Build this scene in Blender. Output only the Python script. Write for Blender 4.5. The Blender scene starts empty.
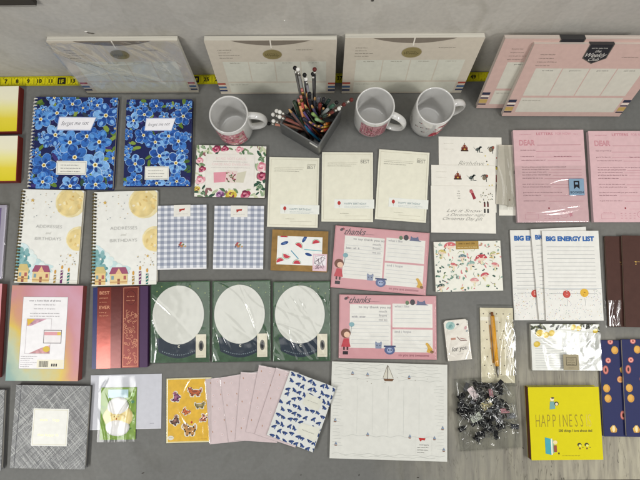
import bpy, math, random
from mathutils import Matrix, Vector, noise
random.seed(11)
R = math.radians
IN = 0.0254
SC = bpy.context.scene
COL = SC.collection

# ------------------------------------------------------------------ camera
FPX = 483.0; TILT = R(6.0); H = 41.4*IN
cam = bpy.data.cameras.new('camera'); co = bpy.data.objects.new('camera', cam); COL.objects.link(co)
cam.sensor_width = 36; cam.lens = 36*FPX/640; cam.clip_start = .05; cam.clip_end = 50
co.location = (0, 0, H); co.rotation_euler = (TILT, 0, 0)
SC.camera = co

def W(px, py, z=0.0):
    x = (px-320)/FPX; y = -(py-240)/FPX
    c, s = math.cos(TILT), math.sin(TILT)
    d = Vector((x, y*c+s, y*s-c))
    k = (H-z)/-d.z
    return Vector((d.x*k, d.y*k, z))

# ------------------------------------------------------------------ light
w = bpy.data.worlds.new('World'); SC.world = w; w.use_nodes = True
w.node_tree.nodes['Background'].inputs[0].default_value = (.98, .99, 1, 1)
w.node_tree.nodes['Background'].inputs[1].default_value = 0.15
SC.view_settings.view_transform = 'Standard'; SC.view_settings.look = 'None'
SC.view_settings.exposure = 0.07; SC.view_settings.gamma = 1
SC.cycles.use_denoising = True
SC.cycles.max_bounces = 10; SC.cycles.transparent_max_bounces = 24
LH = 1.5
def lamp(px, py, sx, sy, e):
    p = W(px, py); k = 1+LH/H
    l = bpy.data.lights.new('ceiling_or_fill_lamp', 'AREA'); l.shape = 'RECTANGLE'; l.size = sx; l.size_y = sy
    l.energy = e; l.color = (1, .988, .962)
    o = bpy.data.objects.new('ceiling_or_fill_lamp', l); COL.objects.link(o)
    o.location = (p.x*k, p.y*k, LH)
lamp(583, 378, .26, 1.1, 24.5)
lamp(100, 458, .26, 1.1, 26)
lamp(325, 215, 1.5, 1.3, 11)  # broad fill, not a known fixture; added to brighten the middle and back

# ------------------------------------------------------------------ materials
def s2l(v): return v/12.92 if v <= .04045 else ((v+.055)/1.055)**2.4
def lin(h, k=1.0):
    h = h.lstrip('#'); return tuple(s2l(int(h[i:i+2], 16)/255)*k for i in (0, 2, 4))+(1,)
MC = {}
def mat(h, rough=.6, metal=0, var=.03, scale=90, bump=0, coat=0, spec=.22):
    bump = bump or .05
    key = (h, rough, metal, var, scale, bump, coat, spec)
    if key in MC: return MC[key]
    m = bpy.data.materials.new('surface'); m.use_nodes = True; nt = m.node_tree; b = nt.nodes['Principled BSDF']
    c = lin(h)
    b.inputs['Roughness'].default_value = rough; b.inputs['Metallic'].default_value = metal
    b.inputs['Specular IOR Level'].default_value = spec
    if coat: b.inputs['Coat Weight'].default_value = coat; b.inputs['Coat Roughness'].default_value = .12
    tc = nt.nodes.new('ShaderNodeTexCoord'); n = nt.nodes.new('ShaderNodeTexNoise')
    n.inputs['Scale'].default_value = scale; n.inputs['Detail'].default_value = 5
    nt.links.new(tc.outputs['Object'], n.inputs['Vector'])
    r = nt.nodes.new('ShaderNodeValToRGB'); nt.links.new(n.outputs['Fac'], r.inputs[0])
    r.color_ramp.elements[0].position = .3; r.color_ramp.elements[1].position = .7
    r.color_ramp.elements[0].color = tuple(x*(1-var*1.6) for x in c[:3])+(1,)
    r.color_ramp.elements[1].color = tuple(min(1, x*(1+var)) for x in c[:3])+(1,)
    nt.links.new(r.outputs[0], b.inputs['Base Color'])
    if bump:
        n2 = nt.nodes.new('ShaderNodeTexNoise'); n2.inputs['Scale'].default_value = 22; n2.inputs['Detail'].default_value = 3
        nt.links.new(tc.outputs['Object'], n2.inputs['Vector'])
        bp = nt.nodes.new('ShaderNodeBump'); bp.inputs['Strength'].default_value = bump; bp.inputs['Distance'].default_value = .004
        nt.links.new(n2.outputs['Fac'], bp.inputs['Height']); nt.links.new(bp.outputs[0], b.inputs['Normal'])
    MC[key] = m
    return m
def wash(stops, axis='Y', nscale=3.0, namt=.35, rough=.5, bump=0, extra=None):
    """watercolour blend of several inks across a printed sheet"""
    m = bpy.data.materials.new('watercolour_print'); m.use_nodes = True; nt = m.node_tree; b = nt.nodes['Principled BSDF']
    b.inputs['Roughness'].default_value = rough
    tc = nt.nodes.new('ShaderNodeTexCoord'); sp = nt.nodes.new('ShaderNodeSeparateXYZ')
    nt.links.new(tc.outputs['Generated'], sp.inputs[0])
    n = nt.nodes.new('ShaderNodeTexNoise'); n.inputs['Scale'].default_value = nscale; n.inputs['Detail'].default_value = 4
    nt.links.new(tc.outputs['Generated'], n.inputs['Vector'])
    a = nt.nodes.new('ShaderNodeMath'); a.operation = 'MULTIPLY_ADD'; a.inputs[1].default_value = namt
    a.inputs[2].default_value = -namt/2
    nt.links.new(n.outputs['Fac'], a.inputs[0])
    ad = nt.nodes.new('ShaderNodeMath'); ad.operation = 'ADD'
    if axis == 'XY':
        q = nt.nodes.new('ShaderNodeMath'); q.operation = 'ADD'
        nt.links.new(sp.outputs['X'], q.inputs[0]); nt.links.new(sp.outputs['Y'], q.inputs[1])
        q2 = nt.nodes.new('ShaderNodeMath'); q2.operation = 'MULTIPLY'; q2.inputs[1].default_value = .5
        nt.links.new(q.outputs[0], q2.inputs[0]); src = q2.outputs[0]
    else: src = sp.outputs[axis]
    nt.links.new(src, ad.inputs[0]); nt.links.new(a.outputs[0], ad.inputs[1])
    r = nt.nodes.new('ShaderNodeValToRGB'); nt.links.new(ad.outputs[0], r.inputs[0])
    e = r.color_ramp.elements
    e[0].position = stops[0][0]; e[0].color = lin(stops[0][1]); e[1].position = stops[-1][0]; e[1].color = lin(stops[-1][1])
    for p, c in stops[1:-1]:
        x = e.new(p); x.color = lin(c)
    nt.links.new(r.outputs[0], b.inputs['Base Color'])
    return m
def gingham(nx, ny, c0, c1, c2):
    m = bpy.data.materials.new('gingham_print'); m.use_nodes = True; nt = m.node_tree; b = nt.nodes['Principled BSDF']
    b.inputs['Roughness'].default_value = .5
    tc = nt.nodes.new('ShaderNodeTexCoord'); sp = nt.nodes.new('ShaderNodeSeparateXYZ'); nt.links.new(tc.outputs['Generated'], sp.inputs[0])
    outs = []
    for ax, k in (('X', nx), ('Y', ny)):
        a = nt.nodes.new('ShaderNodeMath'); a.operation = 'MULTIPLY'; a.inputs[1].default_value = k; nt.links.new(sp.outputs[ax], a.inputs[0])
        f = nt.nodes.new('ShaderNodeMath'); f.operation = 'FRACT'; nt.links.new(a.outputs[0], f.inputs[0])
        g = nt.nodes.new('ShaderNodeMath'); g.operation = 'GREATER_THAN'; g.inputs[1].default_value = .47; nt.links.new(f.outputs[0], g.inputs[0])
        h = nt.nodes.new('ShaderNodeMath'); h.operation = 'MULTIPLY'; h.inputs[1].default_value = .45; nt.links.new(g.outputs[0], h.inputs[0]); outs.append(h.outputs[0])
    s = nt.nodes.new('ShaderNodeMath'); s.operation = 'ADD'; nt.links.new(outs[0], s.inputs[0]); nt.links.new(outs[1], s.inputs[1])
    r = nt.nodes.new('ShaderNodeValToRGB'); r.color_ramp.interpolation = 'CONSTANT'; nt.links.new(s.outputs[0], r.inputs[0])
    e = r.color_ramp.elements; e[0].color = lin(c0); e[1].position = .3; e[1].color = lin(c1); x = e.new(.7); x.color = lin(c2)
    nt.links.new(r.outputs[0], b.inputs['Base Color']); return m
def film_mat(fac=.10, rough=.10, scale=14):
    key = ('film', fac, rough)
    if key in MC: return MC[key]
    m = bpy.data.materials.new('clear_film'); m.use_nodes = True; nt = m.node_tree
    for n in list(nt.nodes):
        if n.type == 'BSDF_PRINCIPLED': nt.nodes.remove(n)
    out = [n for n in nt.nodes if n.type == 'OUTPUT_MATERIAL'][0]
    t = nt.nodes.new('ShaderNodeBsdfTransparent'); t.inputs[0].default_value = (.965, .97, .965, 1)
    g = nt.nodes.new('ShaderNodeBsdfGlossy'); g.inputs['Roughness'].default_value = rough
    mx = nt.nodes.new('ShaderNodeMixShader')
    lw = nt.nodes.new('ShaderNodeLayerWeight'); lw.inputs[0].default_value = .2
    a = nt.nodes.new('ShaderNodeMath'); a.operation = 'MULTIPLY_ADD'; a.inputs[1].default_value = .35; a.inputs[2].default_value = fac*.7
    nt.links.new(lw.outputs['Fresnel'], a.inputs[0])
    tc = nt.nodes.new('ShaderNodeTexCoord'); n = nt.nodes.new('ShaderNodeTexNoise'); n.inputs['Scale'].default_value = scale; n.inputs['Distortion'].default_value = 1.0
    nt.links.new(tc.outputs['Object'], n.inputs['Vector'])
    bp = nt.nodes.new('ShaderNodeBump'); bp.inputs['Strength'].default_value = .12; bp.inputs['Distance'].default_value = .003
    nt.links.new(n.outputs['Fac'], bp.inputs['Height']); nt.links.new(bp.outputs[0], g.inputs['Normal'])
    nt.links.new(a.outputs[0], mx.inputs[0]); nt.links.new(t.outputs[0], mx.inputs[1]); nt.links.new(g.outputs[0], mx.inputs[2])
    nt.links.new(mx.outputs[0], out.inputs[0]); MC[key] = m
    return m
def edges_mat(h):
    """paper edges of a stack of sheets: fine layers"""
    key = ('edge', h)
    if key in MC: return MC[key]
    m = bpy.data.materials.new('paper_edges'); m.use_nodes = True; nt = m.node_tree; b = nt.nodes['Principled BSDF']
    tc = nt.nodes.new('ShaderNodeTexCoord'); mp = nt.nodes.new('ShaderNodeMapping'); mp.inputs['Scale'].default_value = (6, 6, 2600)
    nt.links.new(tc.outputs['Object'], mp.inputs[0]); n = nt.nodes.new('ShaderNodeTexNoise'); n.inputs['Scale'].default_value = 1
    nt.links.new(mp.outputs[0], n.inputs['Vector']); r = nt.nodes.new('ShaderNodeValToRGB'); nt.links.new(n.outputs['Fac'], r.inputs[0])
    r.color_ramp.elements[0].position = .35; r.color_ramp.elements[1].position = .65
    r.color_ramp.elements[0].color = lin(h, .6); r.color_ramp.elements[1].color = lin(h)
    nt.links.new(r.outputs[0], b.inputs['Base Color']); b.inputs['Roughness'].default_value = .8
    MC[key] = m; return m

# ------------------------------------------------------------------ mesh builder
TXT = {}
def text_geo(s, bold=0, shear=0):
    key = (s, bold, shear)
    if key in TXT: return TXT[key]
    c = bpy.data.curves.new('lettering', 'FONT'); c.body = s; c.size = 1; c.resolution_u = 2 if len(s) < 2 else 3; c.offset = bold; c.shear = shear
    o = bpy.data.objects.new('lettering', c); me = o.to_mesh()
    vs = [(v.co.x, v.co.y) for v in me.vertices]; fs = [tuple(p.vertices) for p in me.polygons]
    o.to_mesh_clear(); bpy.data.objects.remove(o); bpy.data.curves.remove(c)
    if not vs: TXT[key] = ([], [], 0, 1); return TXT[key]
    x0 = min(v[0] for v in vs); x1 = max(v[0] for v in vs)
    TXT[key] = ([(v[0]-x0, v[1]) for v in vs], fs, x1-x0, .7); return TXT[key]
def clip(poly, w, h):
    for ax, lim, sg in ((0, -w/2, 1), (0, w/2, -1), (1, -h/2, 1), (1, h/2, -1)):
        out = []
        for i, p in enumerate(poly):
            q = poly[i-1]; ip = sg*(p[ax]-lim) >= 0; iq = sg*(q[ax]-lim) >= 0
            if ip != iq:
                t = (lim-q[ax])/(p[ax]-q[ax]); out.append((q[0]+t*(p[0]-q[0]), q[1]+t*(p[1]-q[1])))
            if ip: out.append(p)
        poly = out
        if len(poly) < 3: return []
    return poly
WORDS = 'a the and you for with love note best day from card new time one all good make list our of in it we this that your more home made gift year blank lines paper ideas happy great more than ever'.split()
LAY = 1.1e-4
class MB:
    """mesh builder; the print surface is w x h, u and v run 0..100 from its top left corner"""
    def __init__(s, w=1, h=1, z=0, fn=None):
        s.v = []; s.f = []; s.m = []; s.sm = []; s.mats = []; s.w = w; s.h = h; s.z = z; s.n = 0; s.fn = fn
    def mi(s, m):
        if isinstance(m, str): m = mat(m)
        if m not in s.mats: s.mats.append(m)
        return s.mats.index(m)
    def add(s, vs, fs, m, smooth=False):
        b = len(s.v); s.v += [tuple(v) for v in vs]; k = s.mi(m)
        for f in fs: s.f.append(tuple(b+i for i in f)); s.m.append(k); s.sm.append(smooth)
    def box(s, x0, y0, z0, x1, y1, z1, m, r=0, top=None):
        if r:
            pts = []
            for cx, cy, a0 in ((x1-r, y1-r, 0), (x0+r, y1-r, 90), (x0+r, y0+r, 180), (x1-r, y0+r, 270)):
                for k in range(5): a = R(a0+k*22.5); pts.append((cx+r*math.cos(a), cy+r*math.sin(a)))
        else: pts = [(x1, y1), (x0, y1), (x0, y0), (x1, y0)]
        n = len(pts)
        vs = [(x, y, z0) for x, y in pts]+[(x, y, z1) for x, y in pts]
        s.add(vs, [(i, (i+1) % n, n+(i+1) % n, n+i) for i in range(n)]+[tuple(range(n))[::-1]], m)
        s.add([v for v in vs[n:]], [tuple(range(n))], top or m)
    def slab(s, z0, z1, m, inset=0, r=0, top=None, dx0=0, dx1=0):
        s.box(-s.w/2+inset+dx0, -s.h/2+inset, z0, s.w/2-inset-dx1, s.h/2-inset, z1, m, r, top)
    def P(s, u, v): return ((u/100-.5)*s.w, (.5-v/100)*s.h)
    def flat(s, pts, m, L):
        if s.fn is None:
            pts = clip(pts, s.w, s.h)
            if not pts: return
        # face up
        A = sum(pts[i-1][0]*p[1]-p[0]*pts[i-1][1] for i, p in enumerate(pts))
        if A < 0: pts = pts[::-1]
        if L is None: s.n += 1; L = 2+s.n*.02
        z = s.z+L*LAY
        if s.fn: vs = [s.fn(x, y, L*LAY) for x, y in pts]
        else: vs = [(x, y, z) for x, y in pts]
        s.add(vs, [tuple(range(len(vs)))], m)
    def poly(s, uv, m, L=1): s.flat([s.P(*p) for p in uv], m, L)
    def rect(s, u0, v0, u1, v1, m, L=1): s.poly([(u0, v0), (u1, v0), (u1, v1), (u0, v1)], m, L)
    def frame(s, u0, v0, u1, v1, t, m, L=1):
        k = t*s.w/s.h
        s.rect(u0, v0, u1, v0+k, m, L); s.rect(u0, v1-k, u1, v1, m, L); s.rect(u0, v0+k, u0+t, v1-k, m, L); s.rect(u1-t, v0+k, u1, v1-k, m, L)
    def ell(s, u, v, a, b, m, L=1, rot=0, n=16, a0=0, a1=360, wob=0):
        """ellipse, radii in % of the width"""
        cx, cy = s.P(u, v); a *= s.w/100; b *= s.w/100; c, d = math.cos(R(rot)), math.sin(R(rot)); pts = []
        full = (a1-a0 == 360)
        for k in range(n if full else n+1):
            t = R(a0+(a1-a0)*k/n); g = 1+(random.uniform(-wob, wob) if wob else 0); x = a*g*math.cos(t); y = b*g*math.sin(t)
            pts.append((cx+x*c-y*d, cy+x*d+y*c))
        s.flat(pts, m, L)
    def line(s, uv, t, m, L=1):
        t = t*s.w/200
        for p, q in zip(uv, uv[1:]):
            a = Vector(s.P(*p)); b = Vector(s.P(*q)); d = (b-a)
            if d.length < 1e-7: continue
            n = Vector((-d.y, d.x)).normalized()*t
            s.flat([tuple(a+n), tuple(b+n), tuple(b-n), tuple(a-n)], m, L)
    def text(s, st, u, v, size, m, L=1, bold=0, shear=0, align='l', rot=0, sx=1, fit=0):
        """size is the font height in % of the width"""
        vs, fs, wd, _ = text_geo(st, bold, shear); k = size*s.w/100; cx, cy = s.P(u, v)
        if fit: sx = fit*s.w/100/(wd*k)
        off = {'l': 0, 'c': wd/2, 'r': wd}[align]; c, d = math.cos(R(rot)), math.sin(R(rot)); out = []
        for x, y in vs:
            x = (x-off)*k*sx; y = y*k; X = cx+x*c-y*d; Y = cy+x*d+y*c
            out.append(s.fn(X, Y, L*LAY) if s.fn else (X, Y, s.z+L*LAY))
        s.add(out, fs, m)
    def scrib(s, u0, v, u1, hgt, m, L=1, gap=.8, rag=0, slope=0):
        """a row of fine print: short words set letter by letter, too small to read from the camera"""
        u = u0; end = u1-random.uniform(0, rag); size = hgt*1.45
        while u < end-hgt*.5:
            for ch in random.choice(WORDS):
                vs, fs, wd, _ = text_geo(ch, .02); wl = (wd+.10)*size
                if u+wl > end: u = end; break
                s.text(ch, u, v, size, m, L, .02); u += wl
            u += gap*size*.45
    def tube(s, pts, r, m, n=8, caps=True, rf=None):
        pts = [Vector(p) for p in pts]; vs = []; up = Vector((.31, .2, .93))
        for i, p in enumerate(pts):
            d = (pts[min(i+1, len(pts)-1)]-pts[max(i-1, 0)]).normalized()
            a = d.cross(up)
            if a.length < .05: a = d.cross(Vector((1, 0, 0)))
            a.normalize(); b = d.cross(a); rr = rf[i] if rf else r
            for k in range(n): t = 2*math.pi*k/n; vs.append(p+(a*math.cos(t)+b*math.sin(t))*rr)
        N = len(pts); fs = [(i*n+k, i*n+(k+1) % n, (i+1)*n+(k+1) % n, (i+1)*n+k) for i in range(N-1) for k in range(n)]
        if caps: fs += [tuple(range(n))[::-1], tuple((N-1)*n+k for k in range(n))]
        s.add(vs, fs, m, n > 6)
    def lathe(s, prof, m, n=48, c=(0, 0, 0)):
        vs = [(c[0]+r*math.cos(2*math.pi*k/n), c[1]+r*math.sin(2*math.pi*k/n), c[2]+z) for r, z in prof for k in range(n)]
        s.add(vs, [(i*n+k, i*n+(k+1) % n, (i+1)*n+(k+1) % n, (i+1)*n+k) for i in range(len(prof)-1) for k in range(n)], m, True)
    def ball(s, c, r, m, n=12):
        s.lathe([(r*max(1e-4, math.sin(math.pi*j/8)), -r*math.cos(math.pi*j/8)) for j in range(9)], m, n, c)
    def build(s, name, parent=None):
        me = bpy.data.meshes.new(name); me.from_pydata(s.v, [], s.f)
        for m in s.mats: me.materials.append(m)
        me.polygons.foreach_set('material_index', s.m); me.polygons.foreach_set('use_smooth', s.sm); me.update()
        o = bpy.data.objects.new(name, me); COL.objects.link(o); o.parent = parent
        return o
def tag(o, label=None, cat=None, group=None, kind=None):
    if label: o['label'] = label
    if cat: o['category'] = cat
    if group: o['group'] = group
    if kind: o['kind'] = kind
    return o
def empty(name, label, cat, M, group=None):
    o = bpy.data.objects.new(name, None); COL.objects.link(o); o.empty_display_size = .02
    o.matrix_world = M; return tag(o, label, cat, group)

class Sheet:
    """a flat thing whose top face has the given corners in the photograph (TL, TR, BR, BL), fitted by a true rectangle"""
    def __init__(s, name, label, cat, c, t=.004, z0=0.0, group=None):
        A, B, C, D = [W(x, y, z0+t) for x, y in c]
        x = (B-A)+(C-D); y = (A-D)+(B-C)
        ax = math.atan2(x.y, x.x); ay = math.atan2(-y.x, y.y); a = (ax+ay)/2
        s.w = x.length/2; s.h = y.length/2; ctr = (A+B+C+D)/4
        s.M = Matrix.Translation((ctr.x, ctr.y, z0)) @ Matrix.Rotation(a, 4, 'Z')
        s.t = t; s.root = empty(name, label, cat, s.M, group)
    def mb(s, z=None): return MB(s.w, s.h, s.t if z is None else z)
    def block(s, edge='#e8e4d8', m='#e9e6dc', t=None, name='page_block', r=0, top=None):
        b = s.mb(); b.slab(0, (t or s.t-.0004), edges_mat(edge), .0003, r, mat(m)); b.build(name, s.root)
    def sheet(s, m, th=.0004, r=0):
        if isinstance(m, str): m = mat(m)
        b = s.mb(); b.slab(s.t-th, s.t, m, 0, r); return b
    def film(s, mx=3, my=3, creases=8, amp=.0008, wid=.0022, lift=.0012, fac=.08, rough=.10, ang=None, u=(0, 100), v=(0, 100), name='clear_sleeve', nx=70, ny=80, drop=True, puff=0, seed=None, rnd=.00022):
        rg = random.Random(seed if seed is not None else hash((round(s.w, 4), round(s.h, 4), creases)) & 0xffff)
        x0, x1 = (u[0]/100-.5)*s.w-mx/1000, (u[1]/100-.5)*s.w+mx/1000
        y0, y1 = (.5-v[1]/100)*s.h-my/1000, (.5-v[0]/100)*s.h+my/1000
        cr = []
        for k in range(creases):
            a = R(rg.uniform(*(ang or (0, 180)))); px, py = rg.uniform(x0, x1), rg.uniform(y0, y1)
            cr.append((px, py, math.cos(a), math.sin(a), rg.uniform(.1, .5)*max(x1-x0, y1-y0), rg.uniform(.4, 1.2)*amp, wid*rg.uniform(.5, 1.4), rg.uniform(-6, 6)))
        b = MB(); vs = []
        for j in range(ny+1):
            for i in range(nx+1):
                x = x0+(x1-x0)*i/nx; y = y0+(y1-y0)*j/ny; z = 0
                for (px, py, c, d, ln, am, wd, cv) in cr:
                    l = (x-px)*c+(y-py)*d; q = -(x-px)*d+(y-py)*c+cv*l*l
                    z += am*math.exp(-(q/wd)**2-(l/ln)**2)
                z += rnd*noise.noise(Vector((x*60, y*60, seed or 1)))+rnd*.12*noise.noise(Vector((x*150, y*150, 3)))
                e = min(x-x0, x1-x, y-y0, y1-y); zz = s.t+lift+z
                if puff: zz += puff*min(1, (e/((x1-x0)*.35)))**.6
                if drop:
                    mm = min(mx, my)/1000+1e-5
                    ins = max(abs(x)-s.w/2, abs(y)-s.h/2)
                    if ins > 0: zz = max(.0006, zz*(1-min(1, ins/mm*.9)))
                vs.append((x, y, max(zz, s.t+.0006 if max(abs(x)-s.w/2, abs(y)-s.h/2) <= 0 else .0005)))
        b.add(vs, [(j*(nx+1)+i, j*(nx+1)+i+1, (j+1)*(nx+1)+i+1, (j+1)*(nx+1)+i) for j in range(ny) for i in range(nx)], film_mat(fac, rough), True)
        return b.build(name, s.root)
def struct(o): o['kind'] = 'structure'; return o

# ------------------------------------------------------------------ table, wall, floor
def surf_mat(name, base, streak, seedv, rough=.5):
    m = bpy.data.materials.new(name); m.use_nodes = True; nt = m.node_tree; b = nt.nodes['Principled BSDF']; b.inputs['Specular IOR Level'].default_value = .16
    tc = nt.nodes.new('ShaderNodeTexCoord')
    def nz(scale, sc, det=6, dist=0):
        mp = nt.nodes.new('ShaderNodeMapping'); mp.inputs['Scale'].default_value = sc; mp.inputs['Location'].default_value = (seedv, seedv*.7, 0)
        nt.links.new(tc.outputs['Object'], mp.inputs[0]); n = nt.nodes.new('ShaderNodeTexNoise')
        n.inputs['Scale'].default_value = scale; n.inputs['Detail'].default_value = det; n.inputs['Distortion'].default_value = dist
        nt.links.new(mp.outputs[0], n.inputs['Vector']); return n.outputs['Fac']
    def ramp(src, p0, p1, c0, c1):
        r = nt.nodes.new('ShaderNodeValToRGB'); nt.links.new(src, r.inputs[0]); e = r.color_ramp.elements
        e[0].position = p0; e[1].position = p1; e[0].color = c0; e[1].color = c1; return r.outputs[0]
    def mul(a, bb, f=1.0, mode='MULTIPLY'):
        x = nt.nodes.new('ShaderNodeMix'); x.data_type = 'RGBA'; x.blend_type = mode
        if isinstance(f, float): x.inputs['Factor'].default_value = f
        else: nt.links.new(f, x.inputs['Factor'])
        nt.links.new(a, x.inputs['A']) if not isinstance(a, tuple) else setattr(x.inputs['A'], 'default_value', a)
        nt.links.new(bb, x.inputs['B']) if not isinstance(bb, tuple) else setattr(x.inputs['B'], 'default_value', bb)
        return x.outputs['Result']
    c = ramp(nz(3, (1, 1, 1)), .35, .65, lin(base, .92), lin(base, 1.06))
    c = mul(c, ramp(nz(120, (1, 1, 1), 3), .3, .7, (.93, .93, .93, 1), (1.04, 1.04, 1.04, 1)))
    if streak:
        # worn lengthways streaks and hairline cracks, strongest on the right-hand side of the desk
        sp = nt.nodes.new('ShaderNodeSeparateXYZ'); nt.links.new(tc.outputs['Object'], sp.inputs[0])
        def mr(src, a, bb):
            q = nt.nodes.new('ShaderNodeMapRange'); q.inputs['From Min'].default_value = a; q.inputs['From Max'].default_value = bb
            nt.links.new(src, q.inputs['Value']); return q.outputs['Result']
        fx = mr(sp.outputs['X'], .10, .48); fy = mr(sp.outputs['Y'], -.06, -.22)
        f = nt.nodes.new('ShaderNodeMath'); f.operation = 'MULTIPLY'; nt.links.new(fx, f.inputs[0]); nt.links.new(fy, f.inputs[1])
        g = nt.nodes.new('ShaderNodeMath'); g.operation = 'MULTIPLY_ADD'; g.inputs[1].default_value = .75; g.inputs[2].default_value = 0.0; nt.links.new(f.outputs[0], g.inputs[0])
        st = ramp(nz(9, (9, 1, 1), 8, .6), .36, .62, lin('#8c8677'), lin('#aea893'))
        c = mul(c, st, g.outputs[0], 'MIX')
        cr = ramp(nz(17, (3.2, .35, 1), 3, 1.4), .49, .5, (0, 0, 0, 1), (1, 1, 1, 1)); cr2 = ramp(nz(17, (3.2, .35, 1), 3, 1.4), .5, .51, (1, 1, 1, 1), (0, 0, 0, 1))
        ck = mul(cr, cr2)
        k = nt.nodes.new('ShaderNodeMath'); k.operation = 'MULTIPLY'; nt.links.new(ck, k.inputs[0]); nt.links.new(f.outputs[0], k.inputs[1])
        k2 = nt.nodes.new('ShaderNodeMath'); k2.operation = 'MULTIPLY'; k2.inputs[1].default_value = .75; nt.links.new(k.outputs[0], k2.inputs[0])
        c = mul(c, lin('#3c382f'), k2.outputs[0], 'MIX')
    sm = ramp(nz(7, (1.5, 1, 1), 5, 1.5), .58, .72, (1, 1, 1, 1), (.88, .875, .86, 1)); c = mul(c, sm)
    sm = ramp(nz(2.2, (1, 1.6, 1), 6, .8), .40, .60, (.93, .935, .94, 1), (1.06, 1.05, 1.03, 1)); c = mul(c, sm)
    h1 = ramp(nz(2.4, (1.3, .8, 1), 2, 2.5), .4975, .4995, (1, 1, 1, 1), (.86, .85, .84, 1)); c = mul(c, h1, .0 if False else .35)
    dots = ramp(nz(210, (1, 1, 1), 2), .76, .79, (1, 1, 1, 1), (.72, .70, .67, 1)); c = mul(c, dots)
    nt.links.new(c, b.inputs['Base Color']); b.inputs['Roughness'].default_value = rough
    rr = nt.nodes.new('ShaderNodeMapRange'); rr.inputs['To Min'].default_value = rough-.08; rr.inputs['To Max'].default_value = rough+.15
    nt.links.new(nz(14, (1, 1, 1)), rr.inputs['Value']); nt.links.new(rr.outputs[0], b.inputs['Roughness'])
    bp = nt.nodes.new('ShaderNodeBump'); bp.inputs['Strength'].default_value = .12; bp.inputs['Distance'].default_value = .001
    nt.links.new(nz(160, (1, 1, 1), 3), bp.inputs['Height']); nt.links.new(bp.outputs[0], b.inputs['Normal'])
    return m
wl, wr = W(0, 76.5), W(475, 71.6)
wyaw = math.atan2(wr.y-wl.y, wr.x-wl.x)
def wall_y(x): return wl.y+(x-wl.x)*math.tan(wyaw)
fe = W(560, 478.9)
b = MB(); x0, x1 = -1.15, 1.15
yl, yr = wall_y(x0)+.02, wall_y(x1)+.02
fl, fr = fe.y-.012, fe.y+.002
pts = [(x0, fl), (x1, fr), (x1, yr), (x0, yl)]
tm = surf_mat('worn_grey_desk', '#6c6c69', True, 3.1, .5)
b.add([(x, y, -.03) for x, y in pts]+[(x, y, 0) for x, y in pts], [(0, 3, 2, 1), (4, 5, 6, 7), (0, 1, 5, 4), (1, 2, 6, 5), (2, 3, 7, 6), (3, 0, 4, 7)], tm)
struct(b.build('tabletop'))
b = MB(); b.box(-1.4, 0, -.8, 1.4, .05, 1.3, surf_mat('painted_wall', '#bdbab3', False, 7.7, .55))
o = struct(b.build('wall')); o.location = (0, wall_y(0), 0); o.rotation_euler.z = wyaw
b = MB(); b.box(-3, -3, -.85, 3, 1, -.8, mat('#4b443c', .7)); struct(b.build('floor'))
INK = '#3b3a3c'; WHT = '#e6e4dc'; GOLD = mat('#b8974e', .35, .5)
rnd = random.uniform

# ------------------------------------------------------------------ tape measure along the foot of the wall
def tape():
    wd = .0222
    t0, t1 = W(0, 81.7), W(475, 76.9); ya = math.atan2(t1.y-t0.y, t1.x-t0.x)
    org = W(62, 81.2)
    M = Matrix.Translation((org.x, org.y, 0)) @ Matrix.Rotation(ya, 4, 'Z')
    r = empty('tape_measure', 'yellow steel measuring tape stretched flat along the foot of the wall', 'tape measure', M)
    b = MB(2, wd, .0006); n = 8; xa, xb = -.62, 1.15
    vs = []
    for x in (xa, xb):
        for k in range(n+1):
            q = k/n-.5; vs.append((x, q*wd, .0006+.0012*(q*2)**2))
    b.add(vs, [(k, n+1+k, n+2+k, k+1) for k in range(n)], mat('#c9c011', .35, var=.1), True)
    vs2 = [(v[0], v[1], v[2]-.0004) for v in vs]; b.add(vs2, [(k, k+1, n+2+k, n+1+k) for k in range(n)], mat('#8a8420', .4))
    b.build('blade', r)
    m = MB(2, 1, .0016); P0 = W(10.5, 81); P1 = W(62, 81); 
    step = (W(52.5, 81).x-W(17.5, 81).x)/3.15
    def at(x, y): return (x*50+50, 50-y*100)
    for i in range(-26, 38):
        num = 12+i; X = i*step
        if X < xa or X > xb-.02: continue
        for q in range(16):
            hh = {0: .0222, 8: .008, 4: .006, 12: .006}.get(q, .0035 if q % 2 == 0 else .0022); xx = X+step/2+q*step/16
            for sgn in ((1,) if q == 0 else (1, -1)):
                y0 = wd/2*sgn; y1 = y0-hh*sgn if q else -wd/2
                m.poly([at(xx-.00025, y0*.98), at(xx+.00025, y0*.98), at(xx+.00025, y1*.98), at(xx-.00025, y1*.98)], '#2a2710', 1)
        if num % 12 == 0:
            m.poly([at(X-.009, .0075), at(X+.009, .0075), at(X+.009, -.0075), at(X-.009, -.0075)], '#1d1b12', 2)
            m.text('%dF' % (num//12), X*50+50, 50+.55, .62, '#c9c011', 3, bold=.02, align='c')
        elif num > 0:
            m.text(str(num), X*50+50, 50+.42, .62, '#26230f', 2, bold=.03, align='c')
    m.build('printed_scale', r)
tape()

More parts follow.
